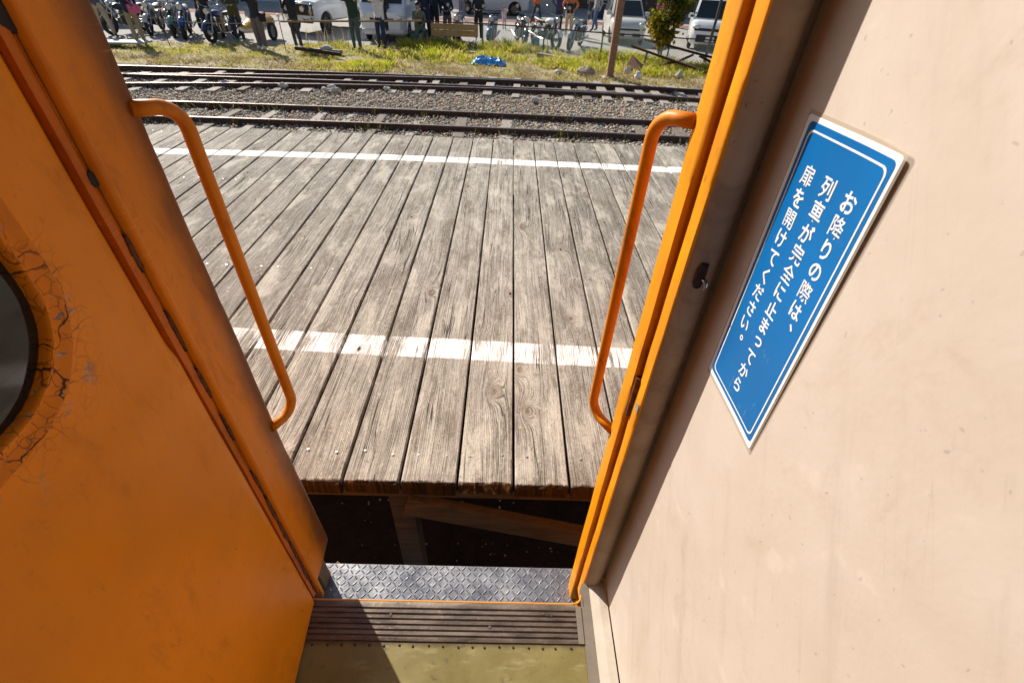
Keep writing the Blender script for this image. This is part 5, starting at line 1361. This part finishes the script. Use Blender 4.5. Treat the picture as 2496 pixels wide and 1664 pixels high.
# rusty angle-iron frame lying in the grass
fr = thing('iron_scrap', 'long rusty angle iron frame lying askew in the grass', 'scrap metal', (5.0, 17.6, 0))
FO3 = Vector((-5.0, -17.6, 0))
for a, b_ in (((3.95, 17.9, .62), (6.3, 16.8, .12)), ((4.6, 19.0, .70), (7.4, 17.6, .30)), ((4.45, 17.65, .50), (4.25, 17.0, .02)), ((4.5, 17.1, .16), (5.4, 17.35, .32)), ((5.35, 17.3, .30), (6.15, 18.15, .42)), ((6.3, 18.0, .42), (6.9, 17.6, .20))):
    mb = MB(); mb.bar(Vector(a) + FO3, Vector(b_) + FO3, .07, .012); mb.bar(Vector(a) + FO3 + Vector((0, .03, -.03)), Vector(b_) + FO3 + Vector((0, .03, -.03)), .012, .07); mb.build('angle_iron', RUST, fr)
o = MB().add([(3.9, 17.3, .42), (4.5, 16.8, .05), (4.2, 16.45, .02), (3.65, 16.95, .06)], [(0, 1, 2, 3)]).add([(3.9, 17.3, .41), (4.5, 16.8, .04), (4.2, 16.45, .01), (3.65, 16.95, .05)], [(0, 3, 2, 1)]).build('rusty_sheet', RUST, fix=False); tag(o, 'triangular rusty metal sheet leaning right of the wooden pole', 'scrap metal')
DRIFT = timber('grey_driftwood', (.16, .14, .12), (.34, .31, .27))
mb = MB(); mb.bar((0.95, 18.45, .14), (2.05, 17.75, .10), .20, .14); tag(mb.build('old_beam', DRIFT, bevel=.02), 'weathered grey beam lying in the grass behind the tarpaulin', 'timber')
mb = MB(); mb.bar((-13.2, 17.0, .13), (-11.35, 17.15, .16), .55, .05); tag(mb.build('loading_board', simple('grey_board', (.42, .41, .40), .7, 0, .25, 8), bevel=.01), 'wide grey board on the ground under the pink bag person', 'board')
mb = MB(); mb.bar((-6.85, 17.35, .16), (-5.25, 16.75, .14), .08, .10); tag(mb.build('scrap_rail', DARKRUST, bevel=.01), 'short rusty length of rail lying in the grass', 'scrap metal')
mb = MB(); mb.bar((-6.6, 17.6, .10), (-5.4, 17.35, .12), .16, .10); tag(mb.build('old_beam', DRIFT, bevel=.02), 'grey split timber behind the short rusty rail', 'timber')
rock((-5.85, 17.3, .20), (.20, .10, .08), 'pale elongated stone on top of the grey split timber', STONE, 23)
# dry stalks by the white off-road car
sx = rng.uniform(-7.0, -5.6, 40); sy_ = rng.uniform(18.2, 19.0, 40)
blades('dry_stalks', sx, sy_, rng.uniform(.35, .75, 40), 0.008, leaf_mat('straw', (.42, .33, .20), .3), 'pale dry stalks standing before the white off-road car', 0.10)

# ------------------------------------------------------------------ buildings across the lot
PALEW = simple('pale_blue_render', (.50, .56, .62), .8, 0, .1, 3); BROWNW = timber('brown_cladding', (.06, .04, .03), (.14, .09, .06)); GREYW2 = simple('grey_render', (.42, .40, .38), .85, 0, .15, 4)
ROOFM = simple('roof_tile', (.08, .08, .085), .7, 0, .2, 6)
def building(label, x0, x1, y0, dep, h, wallm, openings, base=None):
    root = thing('building', label, 'building', ((x0+x1)/2, y0, 0)); ox = (x0+x1)/2
    MB().box(x0-ox, x1-ox, 0, dep, 0, h).build('wall', wallm, root)
    mb = MB(); mb.rings([[(x, -.7, h), (x, dep/2, h + 1.4), (x, dep + .5, h), (x, dep + .5, h - .12), (x, -.7, h - .12)] for x in (x0-ox-.4, x1-ox+.4)]); mb.build('roof', ROOFM, root)
    for kind, a, b_, z0, z1 in openings:
        f_ = MB().box(a-ox, b_-ox, -.05, .02, z0, z1).build(kind, BROWNW if kind == 'door' else GREYW2, root)
        MB().box(a-ox+.08, b_-ox-.08, -.065, -.02, z0+.08, z1-.08).build('pane', GLASS, f_)
    if base: MB().box(x0-ox, x1-ox, -.03, -.003, 0, base).build('plinth', BROWNW, root)
    return root
building('long pale blue building behind the motorcycles', -40, -9.3, 34.0, 8, 4.2, PALEW, [('window', x, x + 1.6, .9, 2.1) for x in range(-36, -11, 4)], .0)
building('dark timber shop building across the lot', -7.5, 30, 40.0, 9, 5.6, BROWNW, [('door', -5, -3.2, 0, 2.1), ('window', -2, 1, .6, 2.0), ('door', 2.2, 4.0, 0, 2.1), ('window', 5.5, 9.0, .5, 2.2), ('door', 10, 12, 0, 2.1), ('window', 13, 17, .5, 2.2), ('window', 18.5, 22, .5, 2.2)], .5)
o = MB().box(.9, 3.0, 35.2, 35.5, 0, 1.5).build('grey_screen', GREYW2); tag(o, 'grey panel screen in the shade behind the orange jacket', 'screen')
bn = thing('banner', 'bright pink upright banner in the building shade', 'banner', (8.0, 31.5, 0))
MB().tube([(0, 0, 0), (0, 0, 3.0)], .02, 6).build('staff', GREYW2, bn)
mb = MB(); mb.add([(.02 + .5*i/8, .05*math.sin(i*1.1), z) for z in (.75, 2.9) for i in range(9)], [(i, i+1, i+10, i+9) for i in range(8)]); mb.build('cloth', simple('pink_cloth', (.62, .02, .22), .8), bn, fix=False)
st_ = thing('goods_table', 'dark blue covered table in the shade beside the brown jacket', 'table', (5.9, 33.5, 0))
MB().box(-1.1, 1.1, -.4, .4, .68, .74).build('table_top', simple('navy_cover', (.02, .025, .07), .8), st_); MB().box(-1.08, 1.08, -.395, -.38, .05, .68).build('cover_front', MATS['navy_cover'], st_)
for x in (-1.0, 1.0): MB().box(x - .03, x + .03, .3, .36, 0, .68).build('leg', GREYW2, st_)
